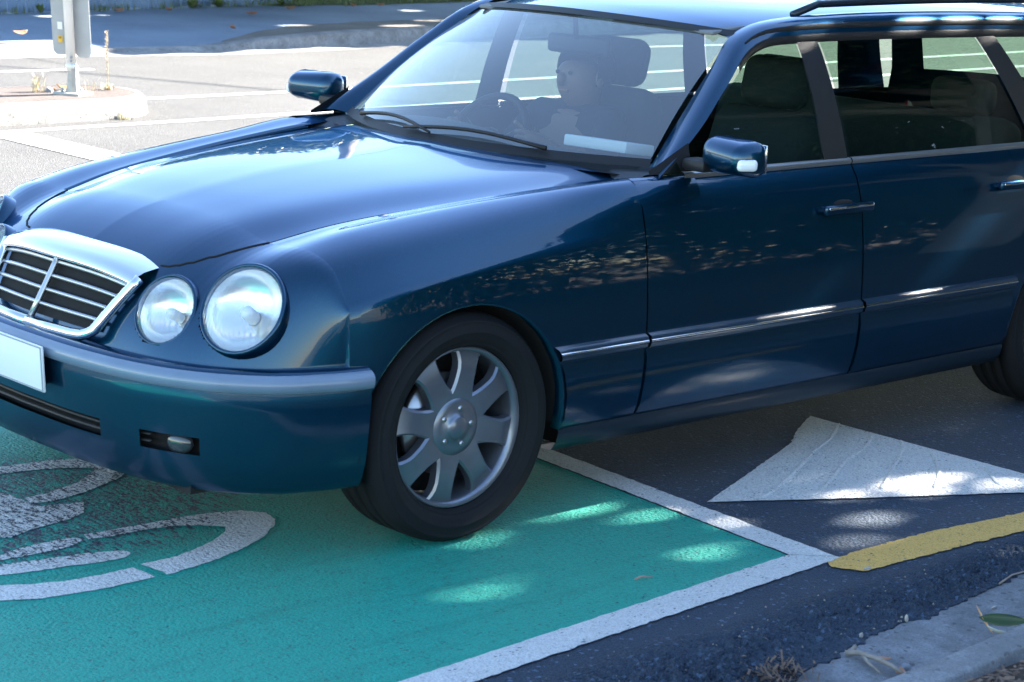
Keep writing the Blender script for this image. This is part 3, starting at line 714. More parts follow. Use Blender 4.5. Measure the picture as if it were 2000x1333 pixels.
    grid('sill', rws, M['clad'], car, flip=(sd > 0))
    # door cards
    grid('door_card', [[(x, sd * y, z) for z, y in ((.25, .78), (.6, .79), (.85, .775), (.93, .79))] for x in lins(.62, 3.5, 8)], M['interior'], car, flip=(sd < 0))
    box('tail_lamp', (3.905, sd * .70, .79), (.07, .16, .23), M['redlens'], car, Matrix.Rotation(-sd * R(18), 3, 'Z'), .02, 3)
for sd in (-1, 1): side_parts(sd)

# roof
zr = pchip([(1.19, 1.345), (1.3, 1.370), (1.6, 1.402), (2.2, 1.418), (3.0, 1.402), (3.45, 1.355), (3.62, 1.32)])
rws = []
for x in lins(0, 1, 28):
    r = []
    for t in lins(-1, 1, 25):
        xf = 1.19 + .125 * t * t; X = lerp(xf, 3.62, x); hw = .588 - .04 * max(0, (X - 3.3) / .32) - .012 * max(0, 1.4 - X) / .2
        r.append((X, hw * t, zr(lerp(1.19, 3.62, x)) - .034 * abs(t) ** 2.4 - (.012 * abs(t) ** 8)))
    rws.append(r)
grid('roof', rws, M['paint'], car, flip=True)
grid('headliner', [[(v[0], v[1] * .98, v[2] - .025) for v in r[1:-1:3]] for r in rws[1::3]], M['headliner'], car)
# windscreen
def ws(t, v):
    b = Vector((.60 + .225 * t * t, .70 * t, .948 + .002 * t * t)); c = Vector((1.19 + .125 * t * t, .572 * t, 1.343 - .024 * t * t))
    p = b.lerp(c, v); return p + Vector((-.55, 0, .83)) * (.022 * math.sin(math.pi * v))
grid('windscreen', [[ws(t, v) for v in lins(0, 1, 14)] for t in lins(-1, 1, 25)], M['glass'], car)
for nm, v0, v1, dz in (('windscreen_seal', -.004, .045, .004), ('windscreen_seal', .965, 1.012, .005)):
    grid(nm, [[ws(t, lerp(v0, v1, k)) + Vector((-.003, 0, dz)) for k in (0, .5, 1)] for t in lins(-1.01, 1.01, 31)], M['black'], car)
cowl = grid('cowl', [[(lerp(.555, .64, v) + .19 * t * t * lerp(.9, 1.1, v), .66 * t, lerp(.937, .952, v) - .012 * math.sin(math.pi * v) - .004 * t * t) for v in lins(0, 1, 5)] for t in lins(-1, 1, 25)], M['black'], car)
for a, b in (((.70, -.42), (.62, .16)), ((.70, .50), (.64, .02))):
    P = []
    for k in range(9):
        t = k / 8; y = lerp(a[1], b[1], t); tt = y / .70; p = ws(tt, .035 + .05 * math.sin(math.pi * t)); P.append(p + Vector((-.012, 0, .014)))
    tube('wiper', P, [.008] + [.006] * 7 + [.004], M['black'], car, n=6)

# front bumper
bplan = pchip([(0, -.845), (.2, -.84), (.4, -.818), (.55, -.780), (.68, -.715), (.77, -.635), (.83, -.55), (.862, -.455), (.878, -.39), (.886, -.335)])
ypath = cosp(0, 1, 40); path = []
for t in lins(0, 1, 44):
    y = .886 * math.sin(math.pi / 2 * t) ** (.92); path.append(Vector((bplan(y), y, 0)))
path = [Vector((p.x, -p.y, 0)) for p in path[::-1]] + path[1:]
def sweep(name, pr, mat, parent, sl=None, skip=None, p=None):
    P = p or path; rws = []
    for i, q in enumerate(P):
        t = (P[min(i+1, len(P)-1)] - P[max(i-1, 0)]).normalized(); n = Vector((-t.y, t.x, 0))
        if n.x > 0 and abs(n.y) < .5: n = -n
        if n.dot(Vector((q.x - .2, q.y, 0))) < 0: n = -n
        rws.append([Vector((q.x + n.x * o, q.y + n.y * o, z)) for o, z in pr])
    if sl: rws = rws[sl]
    return grid(name, rws, mat, parent, flip=True, skip=skip)
BP = [(-.10, .520), (-.05, .530), (-.02, .531), (-.006, .524), (.0, .510), (.001, .462), (.002, .455), (.0, .43), (-.004, .385), (-.008, .352), (-.014, .305), (-.02, .272), (-.032, .235), (-.048, .208), (-.07, .198), (-.16, .196)]
NP = len(path)
def bskip(i, j):
    y = abs(path[i].y)
    return j == 9 and (y < .40 or .52 < y < .69)
bump = sweep('front_bumper', BP, M['paint'], car, skip=bskip)
sweep('rubbing_strip', [(-.004, .524), (.008, .519), (.016, .510), (.018, .498), (.013, .481), (0, .476)], M['bumperstrip'], bump)
sweep('air_intake', [(-.06, .37), (-.055, .33), (-.06, .29)], M['dark'], bump)
for zz in (.338, .32): sweep('intake_slat', [(-.03, zz + .004), (-.018, zz), (-.03, zz - .004)], M['black'], bump, sl=slice(26, NP - 26))
for sd in (-1, 1):
    c = Vector((bplan(.605) + .035, sd * .605, .328)); bm = bmesh.new()
    bmesh.ops.create_uvsphere(bm, u_segments=20, v_segments=12, radius=1, matrix=Matrix.Translation(c) @ Matrix.Rotation(sd * R(-28), 4, 'Z') @ Matrix.Diagonal((.02, .038, .030, 1)))
    from_bm('fog_lamp', bm, M['sideglassdark'], bump, smooth=True)
pl = box('number_plate', (-.872, -.015, .452), (.008, .36, .125), M['plate'], bump, Matrix.Rotation(R(-4), 3, 'Y'), .003)
for dy_, dz_, a_, b_ in ((0, .058, .352, .004), (0, -.058, .352, .004), (.176, 0, .004, .12), (-.176, 0, .004, .12)): box('plate_border', (-.8765 - dz_ * .07, dy_ - .015, .452 + dz_), (.002, a_, b_), M['plategrey'], pl, Matrix.Rotation(R(-4), 3, 'Y'))
box('plate_mount', (-.845, 0, .445), (.05, .30, .09), M['black'], bump)
# grille: leaning chrome frame, dark mesh and bars
def gp(y, v, o=0): # v 0 bottom..1 top
    return Vector((lerp(-.785, -.690, v) + .28 * y * y - o, y, lerp(.552, .728, v) - .03 * (abs(y) / .34) ** 3 * v))
gr = grid('grille', [[gp(lerp(.262, .325, v) * t, v, -.012) for v in lins(0.02, .98, 6)] for t in lins(-1, 1, 17)], M['dark'], car)
def gbar(name, pts, r, m): return tube(name, pts, r, m, gr, n=8)
for v in (.2, .4, .6, .8): gbar('grille_bar', [gp(lerp(.262, .325, v) * t, v, .004) for t in lins(-1, 1, 17)], .006, M['satin'])
for y in (0,): gbar('grille_divider', [gp(0, v, .010) for v in lins(0, 1, 5)], .009, M['satin'])
# frame: broad polished top, slim sides and bottom
rws = []
for t in lins(-1, 1, 25):
    y = .335 * t; r = []
    for k, (dv, o, dz) in enumerate(((1.0, -.075, .022), (1.02, -.04, .022), (1.05, .0, .014), (1.03, .022, .004), (.95, .03, -.004), (.88, .026, 0), (.86, .008, 0))):
        q = gp(y, dv if dv <= 1 else 1, o); r.append(Vector((q.x, q.y, q.z + dz)))
    rws.append(r)
grid('grille_frame_top', rws, M['chrome'], gr, flip=True)
for sd in (-1, 1):
    P = [gp(sd * lerp(.27, .335, v), v, .012) for v in lins(1, .06, 8)] + [gp(sd * y, v, .014) for y, v in ((.262, .0), (.24, -.045), (.2, -.06), (.1, -.065), (0, -.068))]
    gbar('grille_frame_side', P, .015, M['chrome'])
# headlights: big round outer and smaller inner lamp on each side
def lamp(sd, c, a, b, nrm, name='headlight'):
    c = Vector((c[0], sd * c[1], c[2])); n = Vector((nrm[0], sd * nrm[1], nrm[2])).normalized()
    u = Vector((0, 0, 1)).cross(n).normalized(); w = n.cross(u); mt = lambda p: c + u * p[0] + w * p[1] + n * p[2]
    root = None
    V = []; F = []; N = 40; prf = [(1.09, -.06), (1.085, -.01), (1.07, .004), (1.03, .012), (.98, .010), (.95, .002), (.93, -.01)]; c = c + n * .024
    for k in range(N):
        an = 2 * math.pi * k / N
        for s, h in prf: V.append(mt((a * s * math.cos(an), b * s * math.sin(an), h)))
    m = len(prf)
    for k in range(N):
        for j in range(m - 1): F.append((k*m+j, ((k+1) % N)*m+j, ((k+1) % N)*m+j+1, k*m+j+1))
    root = mesh(name, V, F, M['paint'], car)
    for nm, pr, mtl in (('reflector', [(.95, .0), (.9, -.02), (.7, -.045), (.4, -.06), (.15, -.065)], 'reflector'), ('lens', [(.985, .006), (.9, .017), (.7, .030), (.4, .039), (.15, .042), (.0001, .0425)], 'lens'), ('bulb', [(.16, -.062), (.16, -.02), (.11, -.010), (.0001, -.007)], 'bulb')):
        V = []; F = []; m = len(pr)
        for k in range(N):
            an = 2 * math.pi * k / N
            for s, h in pr: V.append(mt((a * s * math.cos(an), b * s * math.sin(an), h)))
        for k in range(N):
            for j in range(m - 1): F.append((k*m+j, ((k+1) % N)*m+j, ((k+1) % N)*m+j+1, k*m+j+1))
        mesh(nm, V, F, M[mtl], root)
for sd in (-1, 1):
    lamp(sd, (-.548, .640, .650), .112, .118, (-.80, .36, .52))
    lamp(sd, (-.640, .440, .622), .090, .092, (-.86, .24, .46))

# wheels
def wheel(xc, sd):
    w = mesh('wheel', *lathe_geo([(.225, -.06), (.222, -.075), (.218, -.085), (.205, -.06), (.20, .0), (.205, .09), (.225, .095)], 56), M['alloy'], None)
    w.parent = car; yw = plan(xc) - .016 - .110
    w.location = Vector((xc, sd * yw, RT)) - car.location
    if sd > 0: w.rotation_euler = (0, 0, math.pi)
    def part(nm, V, F, m, par=None, smooth=True):
        o = mesh(nm, V, F, m, None, smooth); o.parent = par or w; return o
    tp = [(.222, -.082), (.228, -.094), (.232, -.101), (.235, -.0995), (.238, -.103), (.25, -.109), (.262, -.1115), (.264, -.1130), (.268, -.1132), (.270, -.1118), (.284, -.1115), (.292, -.1085), (.2935, -.1098), (.297, -.1080), (.298, -.1045), (.307, -.094), (.3135, -.08)]
    for g_ in (-.045, 0, .045): tp += [(.3165, g_ - .006), (.309, g_ - .005), (.309, g_ + .005), (.3165, g_ + .006)]
    tp += [(.3135, .08), (.307, .094), (.29, .108), (.26, .11), (.232, .098), (.222, .085)]
    part('tyre', *lathe_geo(tp, 64), M['rubber'])
    part('brake_disc', *lathe_geo([(.01, -.02), (.14, -.02), (.14, .0), (.01, .0)], 40), M['satin'])
    part('barrel_back', *lathe_geo([(.002, .02), (.2, .03)], 40), M['dark'])
    # spokes: broad, flaring at hub and rim
    n = 8
    wid = pchip([(.05, .050), (.08, .046), (.12, .036), (.16, .034), (.19, .040), (.212, .056)])
    dep = pchip([(.05, -.066), (.10, -.073), (.16, -.075), (.19, -.070), (.212, -.062)])
    V = []; F = []; rs = lins(.05, .213, 10)
    for r in rs:
        wd = wid(r); d = dep(r)
        for q, dd in ((-1, .03), (-.97, .006), (-.80, .0), (0, .0015), (.80, 0), (.97, .006), (1, .03)): V.append((r, d + dd, wd * q))
    m = 7
    for i in range(len(rs) - 1):
        for j in range(m - 1): F.append((i*m+j, (i+1)*m+j, (i+1)*m+j+1, i*m+j+1))
    base = part('spoke', V, F, M['alloy']); base.data.set_sharp_from_angle(angle=R(32))
    for k in range(1, n):
        o = base.copy(); COL.objects.link(o); o.parent = w; o.rotation_euler = (0, 2 * math.pi * k / n, 0)
    base.rotation_euler = (0, 0, 0)
    part('hub', *lathe_geo([(.0001, -.085), (.028, -.084), (.033, -.079), (.036, -.074), (.058, -.073), (.078, -.070), (.088, -.055)], 40), M['alloy'])
    for k in range(5):
        a = 2 * math.pi * k / 5 + .3; V, F = lathe_geo([(.0001, -.074), (.007, -.074), (.008, -.068)], 8)
        part('wheel_bolt', [(v[0] + .052 * math.cos(a), v[1] - .002, v[2] + .052 * math.sin(a)) for v in V], F, M['satin'])
    w.rotation_euler.y = (.21 if sd < 0 else .4) * (1 if sd < 0 else -1)
    return w
for xc in (0, WB):
    for sd in (-1, 1): wheel(xc, sd)

# tail
rws = []
for t in lins(-1, 1, 19):
    r = []
    for x, y, z in ((3.62, .555, 1.318), (3.70, .60, 1.21), (3.80, .66, 1.05), (3.875, .73, .94), (3.925, .745, .85), (3.945, .745, .7), (3.945, .745, .5)): r.append((x - .06 * abs(t) ** 2.5, y * t, z - .02 * t * t))
    rws.append(r)
tg = grid('tailgate', rws, M['paint'], car, skip=lambda i, j: j in (0, 1) and 1 < i < 16, flip=False)
grid('rear_window', [[Vector(r[k]) + Vector((.004, 0, 0)) for k in (0, 1, 2)] for r in rws[1:-1]], M['sideglass'], tg)
rp = [Vector((4.0 - .16 * abs(math.sin(a)) ** 4, .86 * math.sin(a), 0)) for a in lins(-math.pi / 2, math.pi / 2, 31)]
rp = [Vector((3.62, -.885, 0))] + rp + [Vector((3.62, .885, 0))]
rws = [[(p.x + o * (1 if abs(p.y) < .85 else .2), p.y * (1 + o * .6), z) for o, z in ((-.1, .54), (-.01, .53), (.012, .47), (.008, .36), (-.02, .25), (-.1, .2))] for p in rp]
grid('rear_bumper', rws, M['paint'], car)
box('rear_plate', (3.951, 0, .72), (.006, .36, .12), M['plate'], tg)
box('underbody', (1.55, 0, .235), (4.5, 1.24, .09), M['dark'], car)
box('underbody_side', (1.42, 0, .235), (1.96, 1.62, .085), M['dark'], car)
box('engine_bay', (-.15, 0, .45), (.7, 1.0, .36), M['dark'], car)

# interior
rws = []
for t in lins(-1, 1, 17):
    y = .74 * t; r = []
    for x, z in ((.66, .90), (.78, .935), (.92, .945), (1.04, .925), (1.10, .875), (1.10, .74), (1.06, .60), (1.05, .45)):
        hump = .028 * math.exp(-((y - .37) / .2) ** 2) if .8 < x < 1.09 else 0
        r.append((x, y, z + hump))
    rws.append(r)
grid('dashboard', rws, M['interior'], car, flip=False)
for yy in (-.37, .37):
    bm = bmesh.new(); bx(bm, (1.40, yy, .50), (.5, .50, .15), Matrix.Rotation(R(-6), 3, 'Y'), .06, 4); s = from_bm('front_seat', bm, M['seat'], car, smooth=True)
    bm = bmesh.new(); bx(bm, (1.69, yy, .78), (.14, .50, .56), Matrix.Rotation(R(17), 3, 'Y'), .062, 5)
    for v in bm.verts:
        if v.co.z > .86: v.co.y = yy + (v.co.y - yy) * (1 - 1.0 * (v.co.z - .86))
    from_bm('backrest', bm, M['seat'], s, smooth=True)
    bm = bmesh.new(); bx(bm, (1.775, yy, 1.135), (.10, .27, .17), Matrix.Rotation(R(12), 3, 'Y'), .05, 5); from_bm('headrest', bm, M['seat'], s, smooth=True)
    tube('headrest_post', [(1.765, yy - .06, 1.0), (1.775, yy - .06, 1.1)], .007, M['satin'], s, n=6); tube('headrest_post', [(1.765, yy + .06, 1.0), (1.775, yy + .06, 1.1)], .007, M['satin'], s, n=6)
bm = bmesh.new(); bx(bm, (2.35, 0, .5), (.5, 1.36, .16), None, .06, 3); rs_ = from_bm('rear_bench', bm, M['seat'], car, smooth=True)
bm = bmesh.new(); bx(bm, (2.66, 0, .76), (.15, 1.36, .5), Matrix.Rotation(R(18), 3, 'Y'), .06, 3); from_bm('backrest', bm, M['seat'], rs_, smooth=True)
for yy in (-.42, .42):
    bm = bmesh.new(); bx(bm, (2.75, yy, 1.06), (.09, .26, .13), None, .04, 3); from_bm('headrest', bm, M['seat'], rs_, smooth=True)
box('load_floor', (3.2, 0, .62), (.9, 1.3, .03), M['interior'], car)
# steering wheel
SWC = Vector((1.15, .37, .86)); SWR = Matrix.Rotation(R(-62), 3, 'Y')
V, F = lathe_geo([(.19 + .014 * math.cos(a), .014 * math.sin(a)) for a in lins(0, 2 * math.pi, 9)], 40, 'Z')
sw = mesh('steering_wheel', [SWC + SWR @ Vector(v) for v in V], F, M['black'], car)
for an in (0, 120, 240):
    a = R(an + 180); tube('wheel_spoke', [SWC + SWR @ Vector((0, 0, -.02)), SWC + SWR @ Vector((.185 * math.cos(a), .185 * math.sin(a), 0))], .014, M['black'], sw, n=6)
bm = bmesh.new(); bmesh.ops.create_uvsphere(bm, u_segments=16, v_segments=8, radius=1, matrix=Matrix.Translation(SWC) @ SWR.to_4x4() @ Matrix.Diagonal((.075, .08, .03, 1))); from_bm('airbag_cover', bm, M['black'], sw, smooth=True)
tube('steering_column', [SWC, (.9, .37, .76)], .03, M['black'], sw, n=8)
bm = bmesh.new(); bx(bm, (1.215, 0, 1.236), (.03, .25, .062), Matrix.Rotation(R(8), 3, 'Z'), .014, 3); rv = from_bm('rear_view_mirror', bm, M['black'], car, smooth=True)
tube('mirror_stalk', [(1.2, 0, 1.255), (1.19, 0, 1.325)], .009, M['black'], rv, n=6)
for yy in (-.32, .32): box('sun_visor', (1.33, yy, 1.325), (.15, .44, .012), M['headliner'], car, Matrix.Rotation(R(-6), 3, 'Y'), .005)

# paper on the dashboard
pb = box('paper_packet', (1.0, -.37, .965), (.15, .24, .035), M['paper'], None, Matrix.Rotation(R(8), 3, 'Z') @ Matrix.Rotation(R(8), 3, 'Y'), .006)
tag(pb, 'white paper packet lying on the dashboard behind the windscreen', 'packet')

# ------------------------------------------------------------------ driver, far front seat
def skin_body(name, nodes, edges, mat, parent=None, sub=2):
    me = bpy.data.meshes.new(name); keys = list(nodes); idx = {k: i for i, k in enumerate(keys)}
    me.from_pydata([nodes[k][0] for k in keys], [(idx[a], idx[b]) for a, b in edges], []); me.update()
    o = bpy.data.objects.new(name, me); COL.objects.link(o); me.materials.append(mat)
    md = o.modifiers.new('skin', 'SKIN'); md.use_smooth_shade = True; md.branch_smoothing = .3
    for i, k in enumerate(keys):
        r = nodes[k][1]; me.skin_vertices[0].data[i].radius = r if isinstance(r, tuple) else (r, r); me.skin_vertices[0].data[i].use_root = (i == 0)
    sb = o.modifiers.new('smooth', 'SUBSURF'); sb.levels = 1; sb.render_levels = sub
    if parent: o.parent = parent; o.location = -wloc(parent)
    return o
yd = .37
N = {'pelvis': ((1.53, yd, .60), (.14, .11)), 'waist': ((1.575, yd, .72), (.13, .10)), 'chest': ((1.60, yd, .88), (.15, .11)), 'neck0': ((1.615, yd, 0.963), (.062, .062)), 'neck': ((1.615, yd, 0.985), (.056, .056)), 'head0': ((1.590, yd, 1.035), (.078, .085)), 'head': ((1.592, yd, 1.095), (.088, .098)), 'crown': ((1.600, yd, 1.145), (.065, .07))}
Eg = [('pelvis', 'waist'), ('waist', 'chest'), ('chest', 'neck0'), ('neck0', 'neck'), ('neck', 'head0'), ('head0', 'head'), ('head', 'crown')]
for s in (-1, 1):
    T = str(s)
    N['sh' + T] = ((1.585, yd + s * .175, .945), .058); N['el' + T] = ((1.44, yd + s * .24, .76), .045); N['wr' + T] = ((1.235, yd + s * .185, .895), .03); N['pm' + T] = ((1.19, yd + s * .180, .915), (.034, .024))
    N['hip' + T] = ((1.48, yd + s * .10, .60), .085); N['kn' + T] = ((1.12, yd + s * .13, .62), .062); N['an' + T] = ((.98, yd + s * .12, .36), .042); N['toe' + T] = ((.86, yd + s * .12, .34), .036)
    Eg += [('chest', 'sh' + T), ('sh' + T, 'el' + T), ('el' + T, 'wr' + T), ('wr' + T, 'pm' + T), ('pelvis', 'hip' + T), ('hip' + T, 'kn' + T), ('kn' + T, 'an' + T), ('an' + T, 'toe' + T)]
    for q in range(5):
        f0 = (1.175 + .004 * q, yd + s * (.175 + .0), .93 - .016 * q)
        if q < 4:
            N['fa%d' % q + T] = ((1.160, yd + s * .186, .935 - .018 * q), .0085); N['fb%d' % q + T] = ((1.138, yd + s * .172, .935 - .018 * q), .008); N['fc%d' % q + T] = ((1.150, yd + s * .158, .930 - .018 * q), .007)
        else:
            N['fa4' + T] = ((1.185, yd + s * .158, .935), .010); N['fb4' + T] = ((1.165, yd + s * .150, .955), .009); N['fc4' + T] = ((1.148, yd + s * .150, .965), .008)
        Eg += [('pm' + T, 'fa%d' % q + T), ('fa%d' % q + T, 'fb%d' % q + T), ('fb%d' % q + T, 'fc%d' % q + T)]
person = skin_body('person', N, Eg, M['skin'])
tag(person, 'driver in a dark top behind the wheel, seen through the windscreen', 'person')
CN = {k: (N[k][0], tuple(x + .014 for x in (N[k][1] if isinstance(N[k][1], tuple) else (N[k][1],) * 2))) for k in ('pelvis', 'waist', 'chest', 'sh-1', 'el-1', 'sh1', 'el1', 'hip-1', 'kn-1', 'an-1', 'hip1', 'kn1', 'an1')}
CN['wr-1'] = ((1.30, yd - .20, .85), .044); CN['wr1'] = ((1.30, yd + .20, .85), .044)
skin_body('clothing', CN, [e for e in Eg if e[0] in CN and e[1] in CN], M['shirt'], person)
bm = bmesh.new(); bmesh.ops.create_uvsphere(bm, u_segments=20, v_segments=12, radius=1, matrix=Matrix.Translation((1.612, yd, 1.112)) @ Matrix.Diagonal((.112, .108, .108, 1)))
bmesh.ops.delete(bm, geom=[v for v in bm.verts if v.co.x < 1.57 and v.co.z < 1.165 or v.co.z < 1.04], context='VERTS'); from_bm('hair', bm, M['hair'], person, smooth=True)
for s in (-1, 1):
    bm = bmesh.new(); bmesh.ops.create_uvsphere(bm, u_segments=8, v_segments=6, radius=.0075, matrix=Matrix.Translation((1.512, yd + s * .031, 1.102))); from_bm('eye', bm, M['ink'], person, smooth=True)
    bm = bmesh.new(); bmesh.ops.create_uvsphere(bm, u_segments=8, v_segments=6, radius=1, matrix=Matrix.Translation((1.597, yd + s * .093, 1.085)) @ Matrix.Diagonal((.02, .01, .03, 1))); from_bm('ear', bm, M['skin'], person, smooth=True)
bm = bmesh.new(); bmesh.ops.create_uvsphere(bm, u_segments=10, v_segments=8, radius=1, matrix=Matrix.Translation((1.502, yd, 1.078)) @ Matrix.Diagonal((.02, .013, .024, 1))); from_bm('nose', bm, M['skin'], person, smooth=True)
box('mouth', (1.512, yd, 1.040), (.006, .045, .008), M['dryleaf'], person, None, .002)

# ------------------------------------------------------------------ sign post on the island
sp = empty('sign_post', (4.152, 7.86, .13), 'white post on the traffic island carrying two grey sign panels seen from behind', 'sign post')
PB = Vector((4.152, 7.86, .13))
tilt = Vector((-.055, .02, 1)).normalized()
def pv(h, dx=0, dy=0): return PB + tilt * h + rt * dx + Vector((fw.x, fw.y, 0)).normalized() * dy
box('base_plate', PB + Vector((0, 0, .012)), (.20, .20, .024), M['postfoot'], sp, Matrix.Rotation(.5, 3, 'Z'), .004)
lathe_prof = [(.058, .02), (.05, .035), (.041, .09), (.037, .19), (.037, .20)]
V, F = lathe_geo(lathe_prof, 8, 'Z'); mesh('socket', [PB + Vector(v) + tilt * 0 for v in V], F, M['postfoot'], sp, False)
tube('pole', [pv(.17), pv(2.3)], .033, M['post'], sp, n=20)
tube('pole_collar', [pv(.185), pv(.215)], .0375, M['post'], sp, n=20)
for k in range(3):
    a = k * 2.09 + .8; tube('anchor_bolt', [PB + Vector((.075 * math.cos(a), .075 * math.sin(a), .02)), PB + Vector((.075 * math.cos(a), .075 * math.sin(a), .055))], .011, M['galv'], sp, n=6)
for hh in (.235, .262): tube('clamp_bolt', [pv(hh, .01, -.05), pv(hh, .012, -.02)], .008, M['galv'], sp, n=6)
def panel_board(nm, x0, x1, h0, h1, d0, d1):
    'flat board with rounded lower corners'
    V = []; rr = .02
    pts = [(0, 1), (0, rr / .6), (.12, .012), (.25, 0), (.75, 0), (.9, .012), (1, rr / .6), (1, 1)]
    for th in (0, .006):
        for u, v in pts: V.append(pv(lerp(h0, h1, v), lerp(x0, x1, u), lerp(d0, d1, u) + th))
    n = len(pts); F = [tuple(range(n))[::-1], tuple(range(n, 2 * n))] + [(k, (k+1) % n, n + (k+1) % n, n + k) for k in range(n)]
    return mesh(nm, V, F, M['galv'], sp, False)
lp = panel_board('sign_panel', -.125, -.02, .272, 1.25, .03, .04); rp_ = panel_board('sign_panel', .02, .135, .255, 1.25, .05, .035)
st = [lerp(.42, .52, 0)]
def sticker(nm, dx0, dx1, h0, h1, m, dy=.026):
    return mesh(nm, [pv(h0, dx0, dy), pv(h0, dx1, dy), pv(h1, dx1, dy), pv(h1, dx0, dy)], [(0, 1, 2, 3)], M[m], lp, False)
sticker('white_sticker', -.085, -.052, .445, .495, 'stickerwhite'); sy = sticker('yellow_sticker', -.085, -.055, .355, .402, 'stickeryellow')
for k, (a, b, c) in enumerate(((-.081, -.060, .393), (-.081, -.063, .386))): sticker('sticker_print', a, b, c - .004, c, 'ink', .0255)

# ------------------------------------------------------------------ fence: every board its own piece
f0, f1 = Vector((4.3, fenceline(4.3))), Vector((11.75, fenceline(11.75) + .03))
fl = (f1 - f0).length; fd_ = (f1 - f0) / fl; ang = math.atan2(fd_.y, fd_.x)
fence = empty('fence', (f0.x, f0.y, .1), 'blue grey vertical board fence along the far footpath', 'fence')
bm = bmesh.new(); bx(bm, (0, 0, .9), (.108, .02, 1.75), None, .004, 1); me_b = bpy.data.meshes.new('board'); bm.to_mesh(me_b); bm.free(); me_b.materials.append(M['board'])
k = 0; d = .06
rnd = random.Random(3)
while d < fl:
    o = bpy.data.objects.new('board', me_b); COL.objects.link(o); o.parent = fence
    p = f0 + fd_ * d; o.location = Vector((p.x, p.y + rnd.uniform(-.003, .003), .1 + rnd.uniform(-.012, .012))) - fence.location
    o.rotation_euler = (0, rnd.uniform(-.004, .004), ang); d += .1225
for h in (.4, 1.5):
    box('rail', (*(f0.lerp(f1, .5) + Vector((-fd_.y, fd_.x)) * .045), h), (fl, .045, .09), M['board'], fence, Matrix.Rotation(ang, 3, 'Z'))
for t in (.395, .72, 1.0):
    p = f0.lerp(f1, t) - Vector((-fd_.y, fd_.x)) * (.035 if t < .5 else -.07); box('post', (p.x, p.y, .95), (.10, .10, 1.9), M['fencepost'], fence, Matrix.Rotation(ang, 3, 'Z'), .006)

# ------------------------------------------------------------------ leaves, blades, litter
def soup(name, quads, mat, parent=None):
    a = np.asarray(quads, dtype=np.float32); n = len(a); me = bpy.data.meshes.new(name)
    me.vertices.add(n * 4); me.vertices.foreach_set('co', a.reshape(-1)); me.loops.add(n * 4); me.loops.foreach_set('vertex_index', np.arange(n * 4, dtype=np.int32))
    me.polygons.add(n); me.polygons.foreach_set('loop_start', np.arange(0, n * 4, 4, dtype=np.int32)); me.update(calc_edges=True); me.validate()
    return link(name, me, mat, parent, False)
def blades(rng, pts, h, lean, w, n_each=1):
    out = []
    for (x, y, z) in pts:
        for _ in range(n_each):
            a = rng.uniform(0, 6.283); hh = h * rng.uniform(.45, 1.1); l = lean * hh * rng.uniform(.2, 1); dx, dy = math.cos(a), math.sin(a)
            px, py = -dy * w, dx * w; b = Vector((x + rng.uniform(-.02, .02), y + rng.uniform(-.02, .02), z))
            m_ = b + Vector((dx * l * .35, dy * l * .35, hh * .65)); t = b + Vector((dx * l, dy * l, hh))
            out.append([b + Vector((px, py, 0)), b - Vector((px, py, 0)), m_ - Vector((px, py, 0)) * .7, m_ + Vector((px, py, 0)) * .7])
            out.append([m_ + Vector((px, py, 0)) * .7, m_ - Vector((px, py, 0)) * .7, t, t + Vector((0, 0, .001))])
    return [[tuple(v) for v in q] for q in out]
rng = random.Random(5)
P = []
for _ in range(2600):
    x = rng.uniform(4.5, 11.9); y = fenceline(x) - rng.uniform(.0, .30) ** 1.0
    if noise.noise((x * 1.3, 0, 0)) + rng.uniform(-.3, .5) > .05 and (fenceline(x) - y < .14 + .12 * noise.noise((x * 3, 4, 0))): P.append((x, y, .112))
for _ in range(5200):
    x = rng.uniform(11.6, 17); t = rng.random(); y = fenceline(x) - .27 + t * 1.2 - (.2 if x > 12.2 else 0); P.append((x, y, .112 + .22 * t * min(1, max(.05, x - 11.5))))
gq = blades(rng, P, .10, .8, .004); g_ = soup('verge_grass', gq, M['grass']); g_['kind'] = 'stuff'; g_['label'] = 'weedy grass along the fence foot and on the bank'
def tuft(name, at, n, h, lean, mat, label, w=.003, cat='grass tuft', group=None):
    q = blades(rng, [(at[0] + rng.gauss(0, .022), at[1] + rng.gauss(0, .022), at[2]) for _ in range(n)], h, lean, w)
    o = soup(name, q, mat); return tag(o, label, cat, group)
tuft('grass_tuft', (3.985, 8.06, .139), 34, .15, .9, M['drygrass'], 'dry grass tuft on the island left of the sign post')
tuft('grass_tuft', (4.30, 7.46, .0), 60, .07, 1.2, M['drygrass'], 'yellowed grass tuft at the foot of the island kerb')
tuft('grass_tuft', (4.53, 8.02, .139), 40, .05, 1.3, M['drygrass'], 'small pale tuft at the foot of the dry weed stalk')
tuft('grass_tuft', (4.36, 7.96, .139), 8, .14, .4, M['drygrass'], 'thin dry stems between sign post and weed stalk', w=.0016)
# dry weed stalk
ws_ = empty('weed_stalk', (4.53, 8.02, .13), 'tall dry pale weed stalk standing on the island nose', 'weed')
tube('stem', [(4.53, 8.02, .13), (4.528, 8.02, .3), (4.522, 8.02, .45), (4.518, 8.02, .545)], [.004, .0035, .003, .002], M['drygrass'], ws_, n=6)
q = []
for k in range(150):
    h = .17 + .38 * (k / 150) ** .8; a = rng.uniform(0, 6.28); r = (.006 + .012 * min(1, max(0, (h - .25) / .2))) * rng.uniform(.5, 1.1); c = Vector((4.528 - (h - .17) * .025, 8.02, h)); o = Vector((math.cos(a), math.sin(a), .6)) * r
    s = Vector((-math.sin(a), math.cos(a), 0)) * .006; q.append([tuple(c - s), tuple(c + s), tuple(c + o + s), tuple(c + o - s)])
soup('seed_head', q, M['palechip'], ws_)
